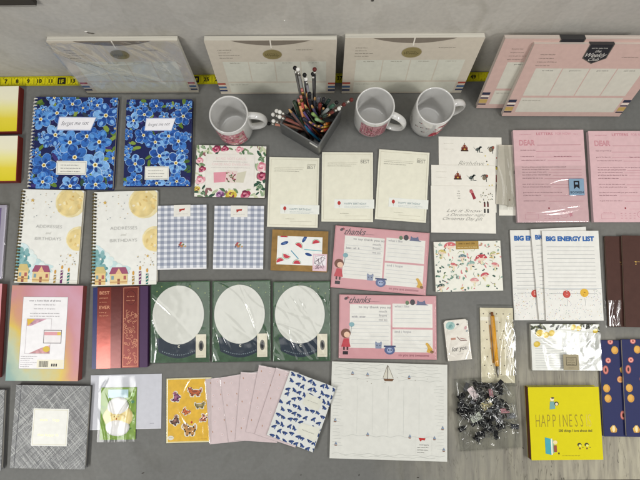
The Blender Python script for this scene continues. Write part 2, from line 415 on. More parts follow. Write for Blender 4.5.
# ------------------------------------------------------------------ weekly planners leaning on the wall
def leaner(name, label, bpx, tpy, yaw, wid, hgt, th, group, z0=.0):
    """stands on its lower edge (front face at pixel bpx) and leans back until the top edge reaches pixel row tpy"""
    B = W(*bpx, z0); best = None
    for k in range(0, 700):
        a = R(k*.1); T = B+Vector((-math.sin(yaw)*math.sin(a), math.cos(yaw)*math.sin(a), math.cos(a)))*hgt
        c, s = math.cos(TILT), math.sin(TILT); d = T-Vector((0, 0, H)); zc = d.y*s-d.z*c; yc = d.y*c+d.z*s
        py = 240-FPX*yc/zc
        if best is None or abs(py-tpy) < best[0]: best = (abs(py-tpy), a)
    a = best[1]
    # local x along the edge, y up the face, z out of the face toward the viewer
    X = Vector((math.cos(yaw), math.sin(yaw), 0)); Y = Vector((-math.sin(yaw)*math.sin(a), math.cos(yaw)*math.sin(a), math.cos(a))); Z = X.cross(Y)
    ctr = B+Y*(hgt/2)-Z*th+Vector((0, 0, max(0, th*math.sin(a))))
    M = Matrix((X, Y, Z)).transposed().to_4x4(); M.translation = ctr
    back = B+Y*hgt-Z*th
    print('LEAN', name, 'deg', round(math.degrees(a), 1), 'gap to wall mm', round((wall_y(back.x)-back.y)*1000, 1), 'foot gap', round((wall_y(B.x)-B.y)*1000))
    s = Sheet.__new__(Sheet); s.w = wid; s.h = hgt; s.t = th; s.M = M; s.root = empty(name, label, 'planner', M, group); return s
def planner_art(s, pink=False):
    base = '#c0a49b' if pink else '#c6bdad'
    pan = '#c5c2b5' if pink else '#cccbbd'
    s.block('#d9cbc0' if pink else '#dcd8cb', base, name='page_block')
    f = s.sheet(mat(base, .5))
    cols = 4 if pink else 4
    for k in range(cols):
        u0 = 9+k*20.9; f.rect(u0+.4, 36 if not pink else 30, u0+20.5, 74 if not pink else 68, pan)
        f.scrib(u0+6, 39 if not pink else 33.5, u0+15, .9, INK if pink else '#86806f', 2)
    f.rect(9.4, 77 if not pink else 71, 92.2, 97 if not pink else 93, pan)
    f.scrib(11, 81 if not pink else 75.5, 26, .8, '#7d776b', 2)
    for k in range(4): f.scrib(8, 16+k*4.6-(3 if pink else 0), 20+(k == 2)*5, .8, '#6f685e', 2, rag=3)
    f.scrib(69, 16, 82, .8, '#6f685e', 2)
    bars = [('#2f3346', 74, 78), ('#d9d3c6', 79, 81), ('#2f3346', 82, 84), ('#b3985a', 85, 91), ('#2a2a35', 92, 94)] if pink else \
           [('#a34d3f', 77, 80.5), ('#d8c3ae', 80.5, 83), ('#4c6788', 84, 88), ('#c9bfae', 88, 90), ('#363d5a', 91, 94.5)]
    for c, a, e in bars:
        f.rect(0, a, 6.5, e, c, 2); f.rect(94, a, 100, e, c, 2)
    return f
def planner(bpx, tpy, wid, label, wrap=False):
    s = leaner('weekly_planner', label, bpx, tpy, wyaw*.5, wid, .172, .011, 'weekly planners leaning on the wall')
    f = planner_art(s)
    f.build('cover_sheet', s.root)
    b = s.mb(s.t+.0002)
    pts = [(20, 0), (80, 0)]+[(80-60*k/24, 8*math.sin(math.pi*k/24)**.8 if 0 < k < 24 else 0) for k in range(25)]
    b.poly(pts[:1]+pts[1:], mat('#7d7468', .6), 1)
    b.build('header_flap', s.root)
    b = s.mb(s.t+.0002); b.box(*b.P(49.3, 12), s.t+.0002, *b.P(50.3, -1), s.t+.0006, mat('#e4ddd0')); b.build('hang_tab', s.root)
    g = s.mb(s.t+.0006); g.ell(50, 23, 7.4, 5.6, mat('#a29468', .35, .35), 2, n=28); g.ell(50, 23, 6.6, 4.9, mat('#978a5e', .35, .35), 3, n=28)
    g.scrib(46, 22, 54, .8, '#544c2c', 4); g.text('Weekly', 50, 26, 3.6, '#5d5434', 4, align='c', shear=.3)
    g.build('seal_sticker', s.root)
    return s
P1 = planner((143.5, 93), 41.5, W(88, 93).x*-1+W(199, 93).x, 'weekly planner wrapped in crinkled clear film, leaning on the wall at far left')
P1.film(mx=2, my=2, creases=26, amp=.0028, wid=.004, lift=.003, fac=.22, rough=.13, ang=(100, 150), drop=False, seed=5, name='clear_wrap')
planner((278, 94), 41, W(334, 94).x-W(221, 94).x, 'unwrapped cream weekly planner leaning on the wall behind the first mug and pencil pot')
planner((401, 93.5), 38.5, W(460, 93.5).x-W(341, 93.5).x, 'unwrapped cream weekly planner leaning on the wall behind the two right mugs')
def pink_planner(bpx, tpy, label, badge, hgt=.19):
    s = leaner('weekly_planner', label, bpx, tpy, R(-.2), W(618, 117).x-W(501, 117).x, hgt, .011, 'weekly planners leaning on the wall')
    f = planner_art(s, True); f.build('cover_sheet', s.root)
    b = s.mb(s.t+.0002)
    b.poly([(40, 0), (58, 0), (58, 17), (49, 24), (40, 17)], mat('#57534c', .5), 1)
    b.poly([(40.8, 0), (57.2, 0), (57.2, 16.4), (49, 22.8), (40.8, 16.4)], '#26262a', 2)
    if badge:
        b.scrib(43, 5, 55, .9, '#b9b6ae', 3)
        for t, v, z in (('the', 9.5, 3.4), ('Weekly', 15, 5), ('Club', 20, 4.2)): b.text(t, 49, v, z, '#c9c6be', 3, align='c', shear=.4)
    b.build('header_badge', s.root)
    b = s.mb(); b.box(-s.w*.10, s.h/2+.0002, 0, s.w*.08, s.h/2+.0008, s.t+.0004, mat('#3b3a3a')); b.build('badge_fold', s.root)
    return s
pink_planner((534, 109), 40, 'pink weekly planner leaning on the wall, half hidden behind another pink planner', True)
pink_planner((559.5, 117), 45.5, 'pink weekly planner with black badge, propped in front of the other pink planner', True)

# ------------------------------------------------------------------ forget me not notebooks
BL = ['#3268b4', '#3f79c4', '#5a92d2', '#2a58a4', '#78a9dd', '#23509c']
def fmn_art(f, lower_v, sd, off=0):
    rg = random.Random(sd); L = [1.0]
    def nl(): L[0] += .008; return L[0]
    for k in range(46):
        u, v = rg.uniform(0, 100), rg.uniform(0, 100); rot = rg.uniform(0, 180)
        f.ell(u, v, rg.uniform(4, 7), rg.uniform(2, 3), rg.choice(['#5d7a2e', '#43602a', '#2d4a3a', '#7f9440', '#3a2f6e']), nl(), rot, 10)
    def flower(u, v, r):
        a0 = rg.uniform(0, 72); c = rg.choice(BL)
        c2 = BL[(BL.index(c)+1) % 6]
        for q in range(5):
            a = R(a0+72*q); cu, cv = u+r*.58*math.cos(a), v+r*.58*math.sin(a)*f.w/f.h
            f.ell(cu, cv, r*.455, r*.38, mat(rg.choice(['#7fa9da', '#a3c3e8', '#5f8fce', '#b9d2ee']), var=.1), nl(), -math.degrees(a), 14, wob=.06)
            f.ell(cu, cv, r*.42, r*.35, mat(rg.choice([c, c, c2]), var=.28, scale=210), nl(), -math.degrees(a), 14, wob=.05)
            f.ell(u+r*.34*math.cos(a), v+r*.34*math.sin(a)*f.w/f.h, r*.2, r*.11, mat('#1f4488', var=.2), nl(), -math.degrees(a), 8)
            f.ell(u+r*.75*math.cos(a), v+r*.75*math.sin(a)*f.w/f.h, r*.2, r*.15, c2, nl(), -math.degrees(a), 10)
        f.ell(u, v, r*.17, r*.17, '#e9e6c8', nl(), 0, 10); f.ell(u, v, r*.11, r*.11, '#c9a13a', nl(), 0, 8); f.ell(u, v, r*.05, r*.05, '#2b2413', nl(), 0, 6)
    for k in range(52): flower(rg.uniform(0, 100), rg.uniform(0, 100), rg.uniform(5, 10))
    for k in range(30):
        u, v = rg.uniform(0, 100), rg.uniform(0, 100); rot = rg.uniform(0, 180); q = nl()
        f.ell(u, v, rg.uniform(4, 7.5), rg.uniform(1.8, 3), rg.choice(['#5d7a2e', '#43602a', '#2d3a4a', '#7f9440', '#2a2458', '#161a40', '#1b2250', '#3a2f6e']), q, rot, 10)
    for u, v, r in ((9+off, 25, 13), (28, 18, 13), (46, 8, 11), (87, 20, 15), (28, 42, 14), (46, 50, 15), (66, 43, 14), (81, 49, 15), (53, 66, 16), (17, 75, 15), (78, 74, 17), (17, 93, 12), (50, 97, 13), (80, 95, 13)): flower(u, v, r)
    q = 15
    f.poly([(31, 22), (76, 22), (70, 37), (29, 37)], '#aeb9d8', q); f.poly([(32, 23), (75, 23), (69.5, 36), (30, 36)], '#e9e8ec', q+1)
    f.text('forget me not', 51, 31, 7.2, '#23233a', q+2, align='c', shear=.45, rot=2, fit=33, bold=-.01)
    f.rect(32, lower_v, 68, lower_v+15, '#e3e2d8', q); 
    f.frame(33, lower_v+1, 67, lower_v+14, .5, '#9aa0a0', q+1)
    for k in range(3): f.scrib(37, lower_v+5+k*3.4, 63, 1.1, '#6a6a70', q+2, rag=6)
def wire(s, n, r, m, side=-1, hole='#222', z=None, rm=.0008):
    z = s.t*.5 if z is None else z
    b = s.mb()
    for k in range(n):
        y = s.h*(.475-.95*k/(n-1))
        for dy in ((-.0008, .0008) if n < 30 else (0,)):
            pts = [(-s.w/2+r*.25+r*math.cos(a), y+dy+.0006*math.sin(a), z+r*.95*math.sin(a)) for a in [R(q*30-15) for q in range(12)]]
            pts = [(max(p[0], -s.w/2-r*1.2), p[1], max(p[2], .0009)) for p in pts]
            b.tube(pts, rm, m, 6, False)
    b.build('wire_binding', s.root)
    return b
def notebook(name, label, cat, c, t, coverm, group, binding=None, z0=0, edge='#e3ddcc'):
    s = Sheet(name, label, cat, c, t, z0, group)
    b = s.mb(); b.slab(.0008, t-.0008, edges_mat(edge), .0022, .002, mat('#e6e1d3')); b.build('page_block', s.root)
    b = s.mb(); b.slab(0, .0008, mat(coverm), 0, .002); b.build('back_cover', s.root)
    f = s.mb(); f.slab(t-.0008, t, mat(coverm, .4), 0, .002)
    return s, f
G = 'forget me not notebooks'
s, f = notebook('spiral_notebook', 'blue floral forget-me-not notebook with white spiral binding down its left side', 'notebook', [(35, 97), (118.7, 97.5), (111.7, 189.5), (28.5, 188.5)], .010, '#1d2452', G)
fmn_art(f, 70, 4)
for k in range(26): f.ell(2.5, 3.5+k*3.72, .8, .8, '#20243a', 16, n=8)
f.build('front_cover', s.root)
wire(s, 26, .0056, mat('#d3d2cc', .3, .1), z=.0055, rm=.0009)
s, f = notebook('spiral_notebook', 'blue floral forget-me-not notebook without visible spiral, right beside the spiral one', 'notebook', [(125.5, 99), (192, 100), (190.5, 186.5), (124.5, 185.5)], .010, '#1d2452', G)
fmn_art(f, 78, 9, 3); f.build('front_cover', s.root)

# ------------------------------------------------------------------ addresses and birthdays books
def address_book(c, z0, label, sd):
    s = Sheet('address_book', label, 'address book', c, .008, z0, 'addresses and birthdays books')
    b = s.mb(); b.slab(.0008, s.t-.0008, edges_mat('#ddd5bf'), .0015, .001, mat('#e6e1d3')); b.build('page_block', s.root)
    b = s.mb(); b.slab(0, .0008, mat('#dcd9cf'), 0, .002); b.build('back_cover', s.root)
    f = s.mb(); f.slab(s.t-.0008, s.t, mat('#deded8', .5), 0, .002)
    rg = random.Random(sd); L = 1
    for k, (a, e, r) in enumerate(((80, 13, 25), (97, 52, 20))):
        f.ell(a, e, r, r*1.0, mat('#dfd2a4', .5, var=.10, scale=60), 1+k*.1, n=40, wob=.012)
        f.ell(a-r*.1, e+1, r*.8, r*.85, mat('#dac68c', .5, var=.12, scale=45), 2+k*.1, n=30, wob=.03)
        for q in range(16): f.ell(a+rg.uniform(-.75, .7)*r, e+rg.uniform(-.5, .5)*r, rg.uniform(.06, .2)*r, rg.uniform(.05, .12)*r, mat(rg.choice(['#e4d8ae', '#d3b878', '#e6dcc0', '#d8c389']), .5, var=.15), 3+q*.03, rg.uniform(0, 180), 10, wob=.15)
    # misty blue-green hills with the painted village
    for k in range(44):
        u = rg.uniform(0, 62)*rg.uniform(.3, 1); v = 97-rg.uniform(4, 40)*(1-u/85)
        f.ell(u, v, rg.uniform(5, 10), rg.uniform(4, 7), mat(rg.choice(['#cddcda', '#bcd3d4', '#d5dfdc', '#c6d9dc']), .5, var=.06), 4+k*.03, 0, 12, wob=.1)
    for k in range(34):
        u = rg.uniform(0, 20); v = rg.uniform(58, 90)+u*.5
        f.ell(u, v, rg.uniform(3, 7), rg.uniform(3, 6), mat(rg.choice(['#6d9fa3', '#86b0b2', '#7aa6a6', '#5f8f92', '#93bcc0']), .5, var=.1), 6+k*.03, 0, 12, wob=.1)
    f.rect(0, 96, 100, 100, '#dcdcd2', 8)
    def house(u0, u1, vt, vb, wallc, roofc, ch):
        f.rect(u0, vt, u1, vb, wallc, 9); f.poly([(u0-1.5, vt), (u0+3, vt-7), (u1-3, vt-7), (u1+1.5, vt)], roofc, 10)
        f.rect((u0+u1)/2-2, vb-6, (u0+u1)/2+2, vb, '#8e5b4a', 10); f.rect(u0+2, vt+2, u0+6, vt+6, '#7e9aa2', 10); f.rect(u1-6, vt+2, u1-2, vt+6, '#a8605a', 10)
        f.rect(u0, vt+8, u1, vt+9, '#b78d5a', 10.5)
        if ch: f.poly([((u0+u1)/2-5, vt), ((u0+u1)/2, vt-6), ((u0+u1)/2+5, vt)], '#d8b486', 11)
    house(4, 21, 87, 99, '#d9bf86', '#c5b378', 0); house(28, 55, 88, 99, '#d9c28e', '#96506a', 1)
    for u, vt, c1 in ((64, 91, '#a08244'), (74.5, 86, '#6b3466'), (85.5, 88.5, '#2d716a')):
        f.rect(u-1.8, vt, u+1.8, 99.5, c1, 10)
        for q in range(3): f.poly([(u-1.8, vt+2+q*3.5), (u+1.8, vt+.6+q*3.5), (u+1.8, vt+1.8+q*3.5), (u-1.8, vt+3.2+q*3.5)], '#cfc8bb', 11)
        f.ell(u, vt-3.4, 1.5, 3.3, '#c99642', 10, n=12)
    for k in range(38):
        u, v = rg.choice([(rg.uniform(5, 55), rg.uniform(4, 30)), (rg.uniform(70, 96), rg.uniform(66, 80))]); f.ell(u, v, .7, .7, rg.choice(['#c6a351', '#6d7d86', '#b9a98a']), 11, n=6)
    for u, v, r in ((18, 12, 3.4), (86, 70, 2.6), (13, 72, 2.6), (83, 7, 2)):
        f.poly([(u+r*(1 if q % 2 == 0 else .42)*math.cos(R(q*36-90)), v+r*(1 if q % 2 == 0 else .42)*math.sin(R(q*36-90))*s.w/s.h) for q in range(10)], '#c9a551' if u != 13 else '#e9efe9', 12)
    f.text('ADDRESSES', 48, 41.5, 7.4, '#a3a3a1', 12, align='c', bold=-.02, fit=42); f.text('and', 48, 48, 6, '#bdbcb4', 12, align='c', shear=.4, bold=-.015); f.text('BIRTHDAYS', 48, 54.5, 7.4, '#a3a3a1', 12, align='c', bold=-.02, fit=42)
    for k in range(28): f.rect(1.5, 1.9+k*3.5, 5, 3.7+k*3.5, '#35332b', 12)
    f.build('front_cover', s.root)
    wire(s, 28, .0052, mat('#8d7c4a', .3, .7), z=.0045, rm=.0007)
address_book([(22.5, 188.7), (84, 191), (77, 284.2), (15, 282.8)], .0, 'addresses and birthdays book with gold moons, just right of the purple booklet', 3)
address_book([(93.5, 192), (156.8, 190.5), (157, 285), (92.5, 285.5)], .0, 'addresses and birthdays book with gold moons, just left of the gingham cards', 3)

# purple booklet at the left edge
s = Sheet('booklet', 'purple booklet with silver edge, cut off by the left side of the photo', 'booklet', [(-48, 206), (8, 204), (0.5, 279), (-55, 279)], .006)
s.block('#b9b3bb', '#a49daa'); f = s.sheet('#aaa4b4'); f.rect(4, 4, 91, 96, '#75648e'); 
for k in range(40): f.ell(rnd(6, 90), rnd(6, 94), 1.1, 1.4, random.choice(['#4d3c70', '#a897bd']), 2, n=8)
f.build('cover_sheet', s.root)
s.film(mx=3, my=8, creases=8, amp=.001, fac=.12, nx=40, ny=50, seed=8)

# ------------------------------------------------------------------ boxed notecards at the left edge
def box_thing(name, label, c, t, sidem, topf, group, z0=0, lid=.0012):
    s = Sheet(name, label, 'card box', c, t, z0, group)
    b = s.mb(); b.slab(0, t-lid, sidem, .0004, .0008); b.build('box_base', s.root)
    f = s.mb(); f.slab(t-lid, t, sidem, 0, .001); topf(s, f); f.build('lid', s.root); return s
yw = wash([(.0, '#d2c41e'), (.28, '#dccb3a'), (.5, '#e2dc8c'), (.72, '#e4e0c2'), (1, '#e2dfca')], 'Y', 2.5, .12, .45)
def ytop(s, f):
    q = s.mb(s.t); q.rect(0, 0, 98, 98, yw, 1); q.build('printed_panel', s.root)
mar = mat('#6f2620', .45, bump=.05)
box_thing('card_box', 'yellow gradient card box with maroon sides, upper one at the left edge', [(-26, 86.5), (19, 86.5), (18, 132.5), (-28, 132.5)], .017, mar, ytop, 'yellow and maroon card boxes')
box_thing('card_box', 'yellow gradient card box with maroon sides, lower one at the left edge', [(-27, 136), (18.3, 136), (17, 182), (-29, 182)], .017, mar, ytop, 'yellow and maroon card boxes')
pk = wash([(.0, '#6f9694'), (.2, '#a9b59c'), (.34, '#c9ae4a'), (.48, '#c08c68'), (.62, '#b97f84'), (.8, '#bf8f9f'), (1, '#bd7f8a')], 'XY', 1.8, .7, .5)
def pktop(s, f):
    q = s.mb(s.t); q.rect(0, 0, 100, 100, pk, 1); q.build('printed_panel', s.root)
    l = s.mb(s.t); l.rect(17, 12, 80, 87.5, '#8f8a8c', 2); l.rect(17.4, 12.3, 79.6, 87.2, '#e3e1e2', 3)
    l.scrib(26, 17, 71, 2.2, '#5c565c', 4)
    for k in range(2): l.scrib(33, 21+k*4.2, 64, 1.5, '#6c666c', 4)
    for k in range(2): l.scrib(28, 30+k*3, 70, 1.3, '#6c666c', 4)
    l.frame(24, 35, 59, 72, .5, '#b8b0b4', 4); l.poly([(24.5, 35.5), (52, 35.5), (30, 43), (24.5, 43)], mat('#c69aa8', .5, var=.3), 5); l.poly([(24.5, 35.5), (36, 35.5), (26, 43)], '#cfae4c', 6)
    l.poly([(58.5, 71.5), (30, 71.5), (46, 66), (58.5, 63)], mat('#c9999c', .5, var=.3), 5); l.ell(54, 67, 5, 4, '#cdb14e', 6)
    l.frame(49, 47, 74, 61, .7, '#6f686a', 7); l.rect(49.7, 47.6, 73.3, 60.4, '#e0dcdc', 6.5); l.rect(50, 49, 73, 52.5, '#d39ba0', 8); l.rect(68, 49, 73, 52.5, '#d4b65a', 9)
    for k in range(6): l.scrib(19, 75+k*2.1, 42-(k % 3)*5, .9, '#77727a', 4)
    l.rect(42, 78, 79, 86.6, '#e2ddc8', 4); u = 45
    while u < 58: q = rnd(.25, .8); l.rect(u, 79.5, u+q, 85.5, '#2e2b2d', 5); u += q+rnd(.25, .6)
    for k in range(3): l.rect(62+k*3, 82, 64+k*3, 85, '#3b383a', 5)
    l.build('back_label', s.root)
pks = mat('#8b4a46', .5)
box_thing('card_box', 'pink and yellow watercolour card box showing its white printed back label', [(12, 285.5), (84, 285.5), (77, 381), (5.5, 381)], .018, pks, pktop, 'watercolour card boxes')
def pk2(s, f):
    q = s.mb(s.t); q.rect(0, 0, 100, 100, wash([(0, '#b5624c'), (.5, '#c8858a'), (1, '#c98b93')], 'Y', 2, .4), 1); q.build('printed_panel', s.root)
box_thing('card_box', 'dark pink card box cut off by the left side of the photo', [(-65, 284), (2, 284), (-3, 379), (-70, 379)], .018, pks, pk2, 'watercolour card boxes')

# ------------------------------------------------------------------ book set with metallic red panels
s = Sheet('boxed_book', 'shiny burgundy and purple foil book with gold lettering and scrollwork', 'book', [(93, 287), (147.5, 286.5), (148, 367), (92, 369)], .012)
b = s.mb(); b.slab(0, s.t-.001, mat('#3d2346', .4), 0, .0015); b.build('book_block', s.root)
f = s.mb(); f.slab(s.t-.001, s.t, mat('#3a2250', .35), 0, .0015)
foil = mat('#7c352a', .22, .45, var=.1, scale=40, bump=.08, spec=.5); foil2 = mat('#54201b', .26, .4, bump=.08, spec=.5); foil3 = mat('#63261f', .3, .35, bump=.08, spec=.3)
f.rect(0, 0, 8, 100, mat('#2b3060', .3), 1); f.rect(8, 0, 33, 100, foil, 1); f.rect(33, 0, 52, 100, foil2, 1); f.rect(52, 0, 54, 100, '#4b1a1e', 1); f.rect(54, 0, 84, 100, foil3, 1); f.rect(84, 0, 86, 100, '#33152b', 1); f.rect(86, 0, 100, 100, mat('#40254a', .45), 1)
gl = mat('#c08a6c', .4, .3)
f.text('BEST', 12, 9, 8, gl, 2, bold=.01, sx=1.1); f.scrib(12, 14, 28, 2, gl, 2); f.scrib(12, 19, 26, 1.5, gl, 2); f.text('EVER', 12, 27, 8, gl, 2, bold=.01, sx=1.1); f.scrib(12, 32, 26, 2, gl, 2); f.scrib(12, 36, 29, 2, gl, 2)
f.frame(55.5, 1.5, 82.5, 98.5, .6, gl, 2); rg = random.Random(4)
f.ell(69, 14, 10, 13, foil2, 2, n=24); f.ell(69, 14, 9, 12, foil3, 3, n=24); f.scrib(62, 13, 76, 1.8, gl, 4); f.scrib(61, 18, 77, 1.8, gl, 4)
for k in range(60):
    u, v = rg.uniform(58, 80), rg.uniform(30, 96); r = rg.uniform(1.6, 4); a = rg.uniform(0, 6)
    f.line([(u+r*(1-q/12)*math.cos(a+q*.6), v+r*(1-q/12)*math.sin(a+q*.6)*.7) for q in range(10)], .55, gl, 2)
f.build('front_cover', s.root)

# ------------------------------------------------------------------ crosshatch grey books
def grey_book(c, label, labelon):
    s = Sheet('guest_book', label, 'book', c, .013, 0, 'grey crosshatch books')
    b = s.mb(); b.slab(.002, s.t-.002, edges_mat('#d7d3c8'), .003, 0); b.build('page_block', s.root)
    b = s.mb(); b.slab(0, .002, mat('#5b5b5c'), 0, .001); b.box(-s.w/2, -s.h/2, .002, -s.w/2+.0025, s.h/2, s.t-.002, mat('#5b5b5c')); b.build('back_cover', s.root)
    f = s.mb(); f.slab(s.t-.002, s.t, mat('#83848400'[:7], .6), 0, .001)
    rg = random.Random(7 if labelon else 8)
    for k in range(430):
        a = R(rg.choice([45, -45])+rg.gauss(0, 5)); u, v = rg.uniform(-5, 105), rg.uniform(-5, 105); l = rg.uniform(6, 34)
        f.line([(u-l*math.cos(a), v-l*math.sin(a)), (u+l*math.cos(a), v+l*math.sin(a))], rg.uniform(.25, .7), mat(rg.choice(['#a3a4a3', '#aaaba9', '#6a6b6c', '#5c5d5f', '#b4b5b2', '#747576']), .6), 1+k*.004)
    f.line([(7, 0), (5.5, 100)], .7, '#55565a', 4)
    f.build('front_cover', s.root)
    if labelon:
        l = s.mb(s.t); l.rect(26, 28, 74, 73, '#dcdcd6', 6); l.frame(27.5, 29.5, 72.5, 71.5, .4, '#c9c3a2', 7)
        l.scrib(36, 43, 50, 3, mat('#cfc08c', .4, .4), 7); l.scrib(53, 43, 64, 3, mat('#cfc08c', .4, .4), 7); l.scrib(34, 61, 64, 3, mat('#cfc08c', .4, .4), 7)
        l.build('title_plate', s.root)
grey_book([(17, 386), (90, 385), (85, 470), (9, 467.5)], 'grey crosshatched book with a white square title plate', True)
grey_book([(-65, 391), (4, 390), (1.5, 471), (-70, 472)], 'grey crosshatched book cut off by the lower left edge of the photo', False)

# ------------------------------------------------------------------ floral note card box
def leafy(f, u, v, l, a, c, L):
    f.ell(u, v, l, l*.38, c, L, a, 10)
s = Sheet('card_box', 'white note card box bordered with painted pink roses and green leaves', 'card box', [(197, 145.5), (267, 146), (264, 197.5), (194, 197)], .009)
b = s.mb(); b.slab(0, s.t-.0008, mat('#5a5148', .6), 0, .0006); b.build('box_base', s.root)
f = s.mb(); f.slab(s.t-.0008, s.t, mat('#e2dfd6', .45), 0, .0006)
rg = random.Random(21); L = 1
for k in range(95):
    side = k % 4; q = rg.uniform(0, 100); e = rg.uniform(0, 13)
    u, v = ((q, e*1.25), (q, 100-e*1.25), (e, q), (100-e, q))[side]; L += .02
    leafy(f, u, v, rg.uniform(3, 6), rg.uniform(0, 180), rg.choice(['#4a6b4c', '#6d8660', '#8ba082', '#2f5140', '#a8b594', '#c3c9a8', '#8a5f62']), L)
for u, v, r, c in ((28, 7, 7, 0), (40, 6, 6, 0), (61, 7, 6, 1), (5, 30, 6, 1), (9, 47, 6, 0), (7, 68, 8, 1), (94, 40, 9, 1), (95, 58, 8, 0), (92, 25, 4, 2), (36, 94, 7, 3), (52, 94, 9, 4), (72, 94, 8, 0), (93, 78, 5, 2), (12, 93, 4, 2), (3, 85, 5, 4)):
    cs = [['#9c3553', '#b95a74', '#6e2440', '#d493a2'], ['#d99ba6', '#e3b7bd', '#c26d7f', '#e9cdcd'], ['#55755a', '#7d9677', '#3f5f48', '#93a88a'], ['#7a4a78', '#a57aa0', '#c49fbc', '#5b3560'], ['#cdb84a', '#b39a35', '#dfd07c', '#7b3445']][c]
    for q in range(9):
        a = q*2.4; rr = r*(1-q/11); L += .02
        f.ell(u+rr*.35*math.cos(a), v+rr*.35*math.sin(a)*1.3, rr*.7, rr*.55, cs[q % 4], L, rg.uniform(0, 180), 12, wob=.12)
f.rect(15, 17, 84, 83, '#dfdcd4', 8)
f.text('BOXED NOTE CARDS', 50, 28, 5.4, '#d9aab0', 9, align='c', fit=42, bold=-.02); f.text('CARDS AND ENVELOPES', 50, 39, 5, '#d9aab0', 9, align='c', fit=54, bold=-.02)
f.scrib(25, 32, 75, .9, '#8f8a85', 9); f.scrib(22, 43.5, 78, .9, '#8f8a85', 9)
f.poly([(26, 53), (45, 51), (46, 70), (27, 73)], '#d6929f', 9)
f.poly([(45, 48), (60, 50), (58, 73), (43, 71)], '#d9c9c2', 10)
for k in range(18): f.ell(rg.uniform(45, 58), rg.uniform(52, 70), rg.uniform(1, 2.4), 1, rg.choice(['#7d3344', '#5f6b4d', '#c58b94', '#7d6a4a']), 11+k*.02, rg.uniform(0, 180), 8)
f.poly([(60, 53), (73, 49), (69, 72), (58, 71)], '#c9c6b2', 9.5)
f.build('lid', s.root)

# ------------------------------------------------------------------ gingham note cards
for i, (c, lab) in enumerate((([(157.5, 205.5), (206, 205), (207, 269), (157.3, 269.5)], 'blue gingham card pack, the one touching the address book side'), ([(214.5, 205.7), (264, 206), (263.2, 269.5), (213, 269)], 'blue gingham card pack, directly left of the kraft watermelon box'))):
    s = Sheet('card_pack', lab, 'card pack', c, .006, 0, 'gingham card packs')
    b = s.mb(); b.slab(0, s.t-.0006, edges_mat('#cfcdc8'), .0005, 0); b.build('card_stack', s.root)
    f = s.mb(s.t); f.slab(s.t-.0006, s.t-.0001, mat('#dad9da'), 0, 0); f.build('top_card', s.root)
    g = s.mb(s.t); g.rect(0, 0, 100, 98, gingham(7.5, 11.5, '#d7d9df', '#a8adb8', '#838a9c'), 1); g.build('gingham_sheet', s.root)
    b = s.mb(s.t+.0004); b.rect(33, -1 if False else 0, 67, 18, mat('#dcdad2'), 2); b.box(-s.w*.17, s.h/2, .0004, s.w*.17, s.h/2+.0006, s.t+.0006, mat('#dcdad2')); b.poly([(44, 6), (56, 5), (55, 8), (50, 8), (45, 11)], '#a33a31', 3); b.scrib(38, 14, 62, 1.2, '#9b978c', 3); b.build('paper_clasp', s.root)
    d = s.mb(s.t+.0002)
    for u, v, a, c2 in ((46, 62, 3, '#9a5b52'), (50, 64, 3.4, '#b07a53'), (48, 59, 2.4, '#a6404a'), (53, 62, 2.2, '#6d7f55'), (44, 65, 2, '#5b5d76'), (57, 64.5, 2.2, '#b99b6e'), (51, 60, 1.6, '#d8cdb0')): d.ell(u, v, a, a*.75, c2, 3+u*.01, 20, 12, wob=.15)
    d.build('berry_motif', s.root)

# ------------------------------------------------------------------ cream greeting cards with balloon label
CM = '#dcdac8'
for i, (c, lab) in enumerate((([(270, 157), (319.5, 158), (317.5, 227.5), (266.5, 227)], 'cream card with balloon label, the one directly above the kraft watermelon box'),
                ([(322, 152), (373, 152.5), (373, 222), (321.5, 221.5)], 'middle cream card with balloon label, below the middle mug'),
                ([(379, 149), (430, 153), (425.5, 222.5), (375, 219.5)], 'tilted cream card with balloon label, beside the stack of holiday cards'))):
    s = Sheet('greeting_card', lab, 'card', c, .0045, 0, 'cream balloon cards')
    b = s.mb(); b.slab(0, s.t-.0005, edges_mat('#d8d3c0'), .0006, 0); b.build('card_stack', s.root)
    f = s.sheet(mat(CM, .55), .0005); f.frame(3.5, 3, 96.5, 97, .5, '#b9b39c'); f.frame(3, 2.6, 97, 97.4, .35, '#e6e3d4', 1.5)
    f.text('BEST', 76, 16, 10, '#62615c', 2, fit=17, bold=-.01); f.rect(76, 9.5, 93, 10, '#8c8978', 2)
    f.scrib(11, 17.5, 68, 1.1, '#7b786c', 2); f.scrib(11, 20.5, 62, 1.3, '#5f5d55', 2, rag=8); f.rect(11, 14.7, 70, 15, '#a9a593', 2)
    f.scrib(36, 88.5, 54, 1.2, '#8c8978', 2); f.rect(45, 91.5, 88, 91.8, '#a9a593', 2); f.build('top_card', s.root)
    k = s.mb(); x0, y0 = k.P(25, 81); x1, y1 = k.P(102.5, 68)
    k.box(x0, y0, s.t+.0002, x1, y1, s.t+.0005, mat('#dddfd8', .35)); k.z = s.t+.0005; k.w = s.w*1.2
    u = lambda q: 50+(q-50)/1.2
    k.ell(u(34), 73.5, 2.6, 3.3, '#b03c38', 1, n=14); k.line([(u(34), 76), (u(34.4), 79.5)], .4, '#7c6a62', 1)
    k.text('HAPPY BIRTHDAY', u(44), 75.7, 4.6, '#6b8489', 1, fit=36); k.scrib(u(44), 78.3, u(92), .9, '#98a5a3', 1); k.scrib(u(44), 80.2, u(84), .9, '#98a5a3', 1)
    k.build('clear_label', s.root)

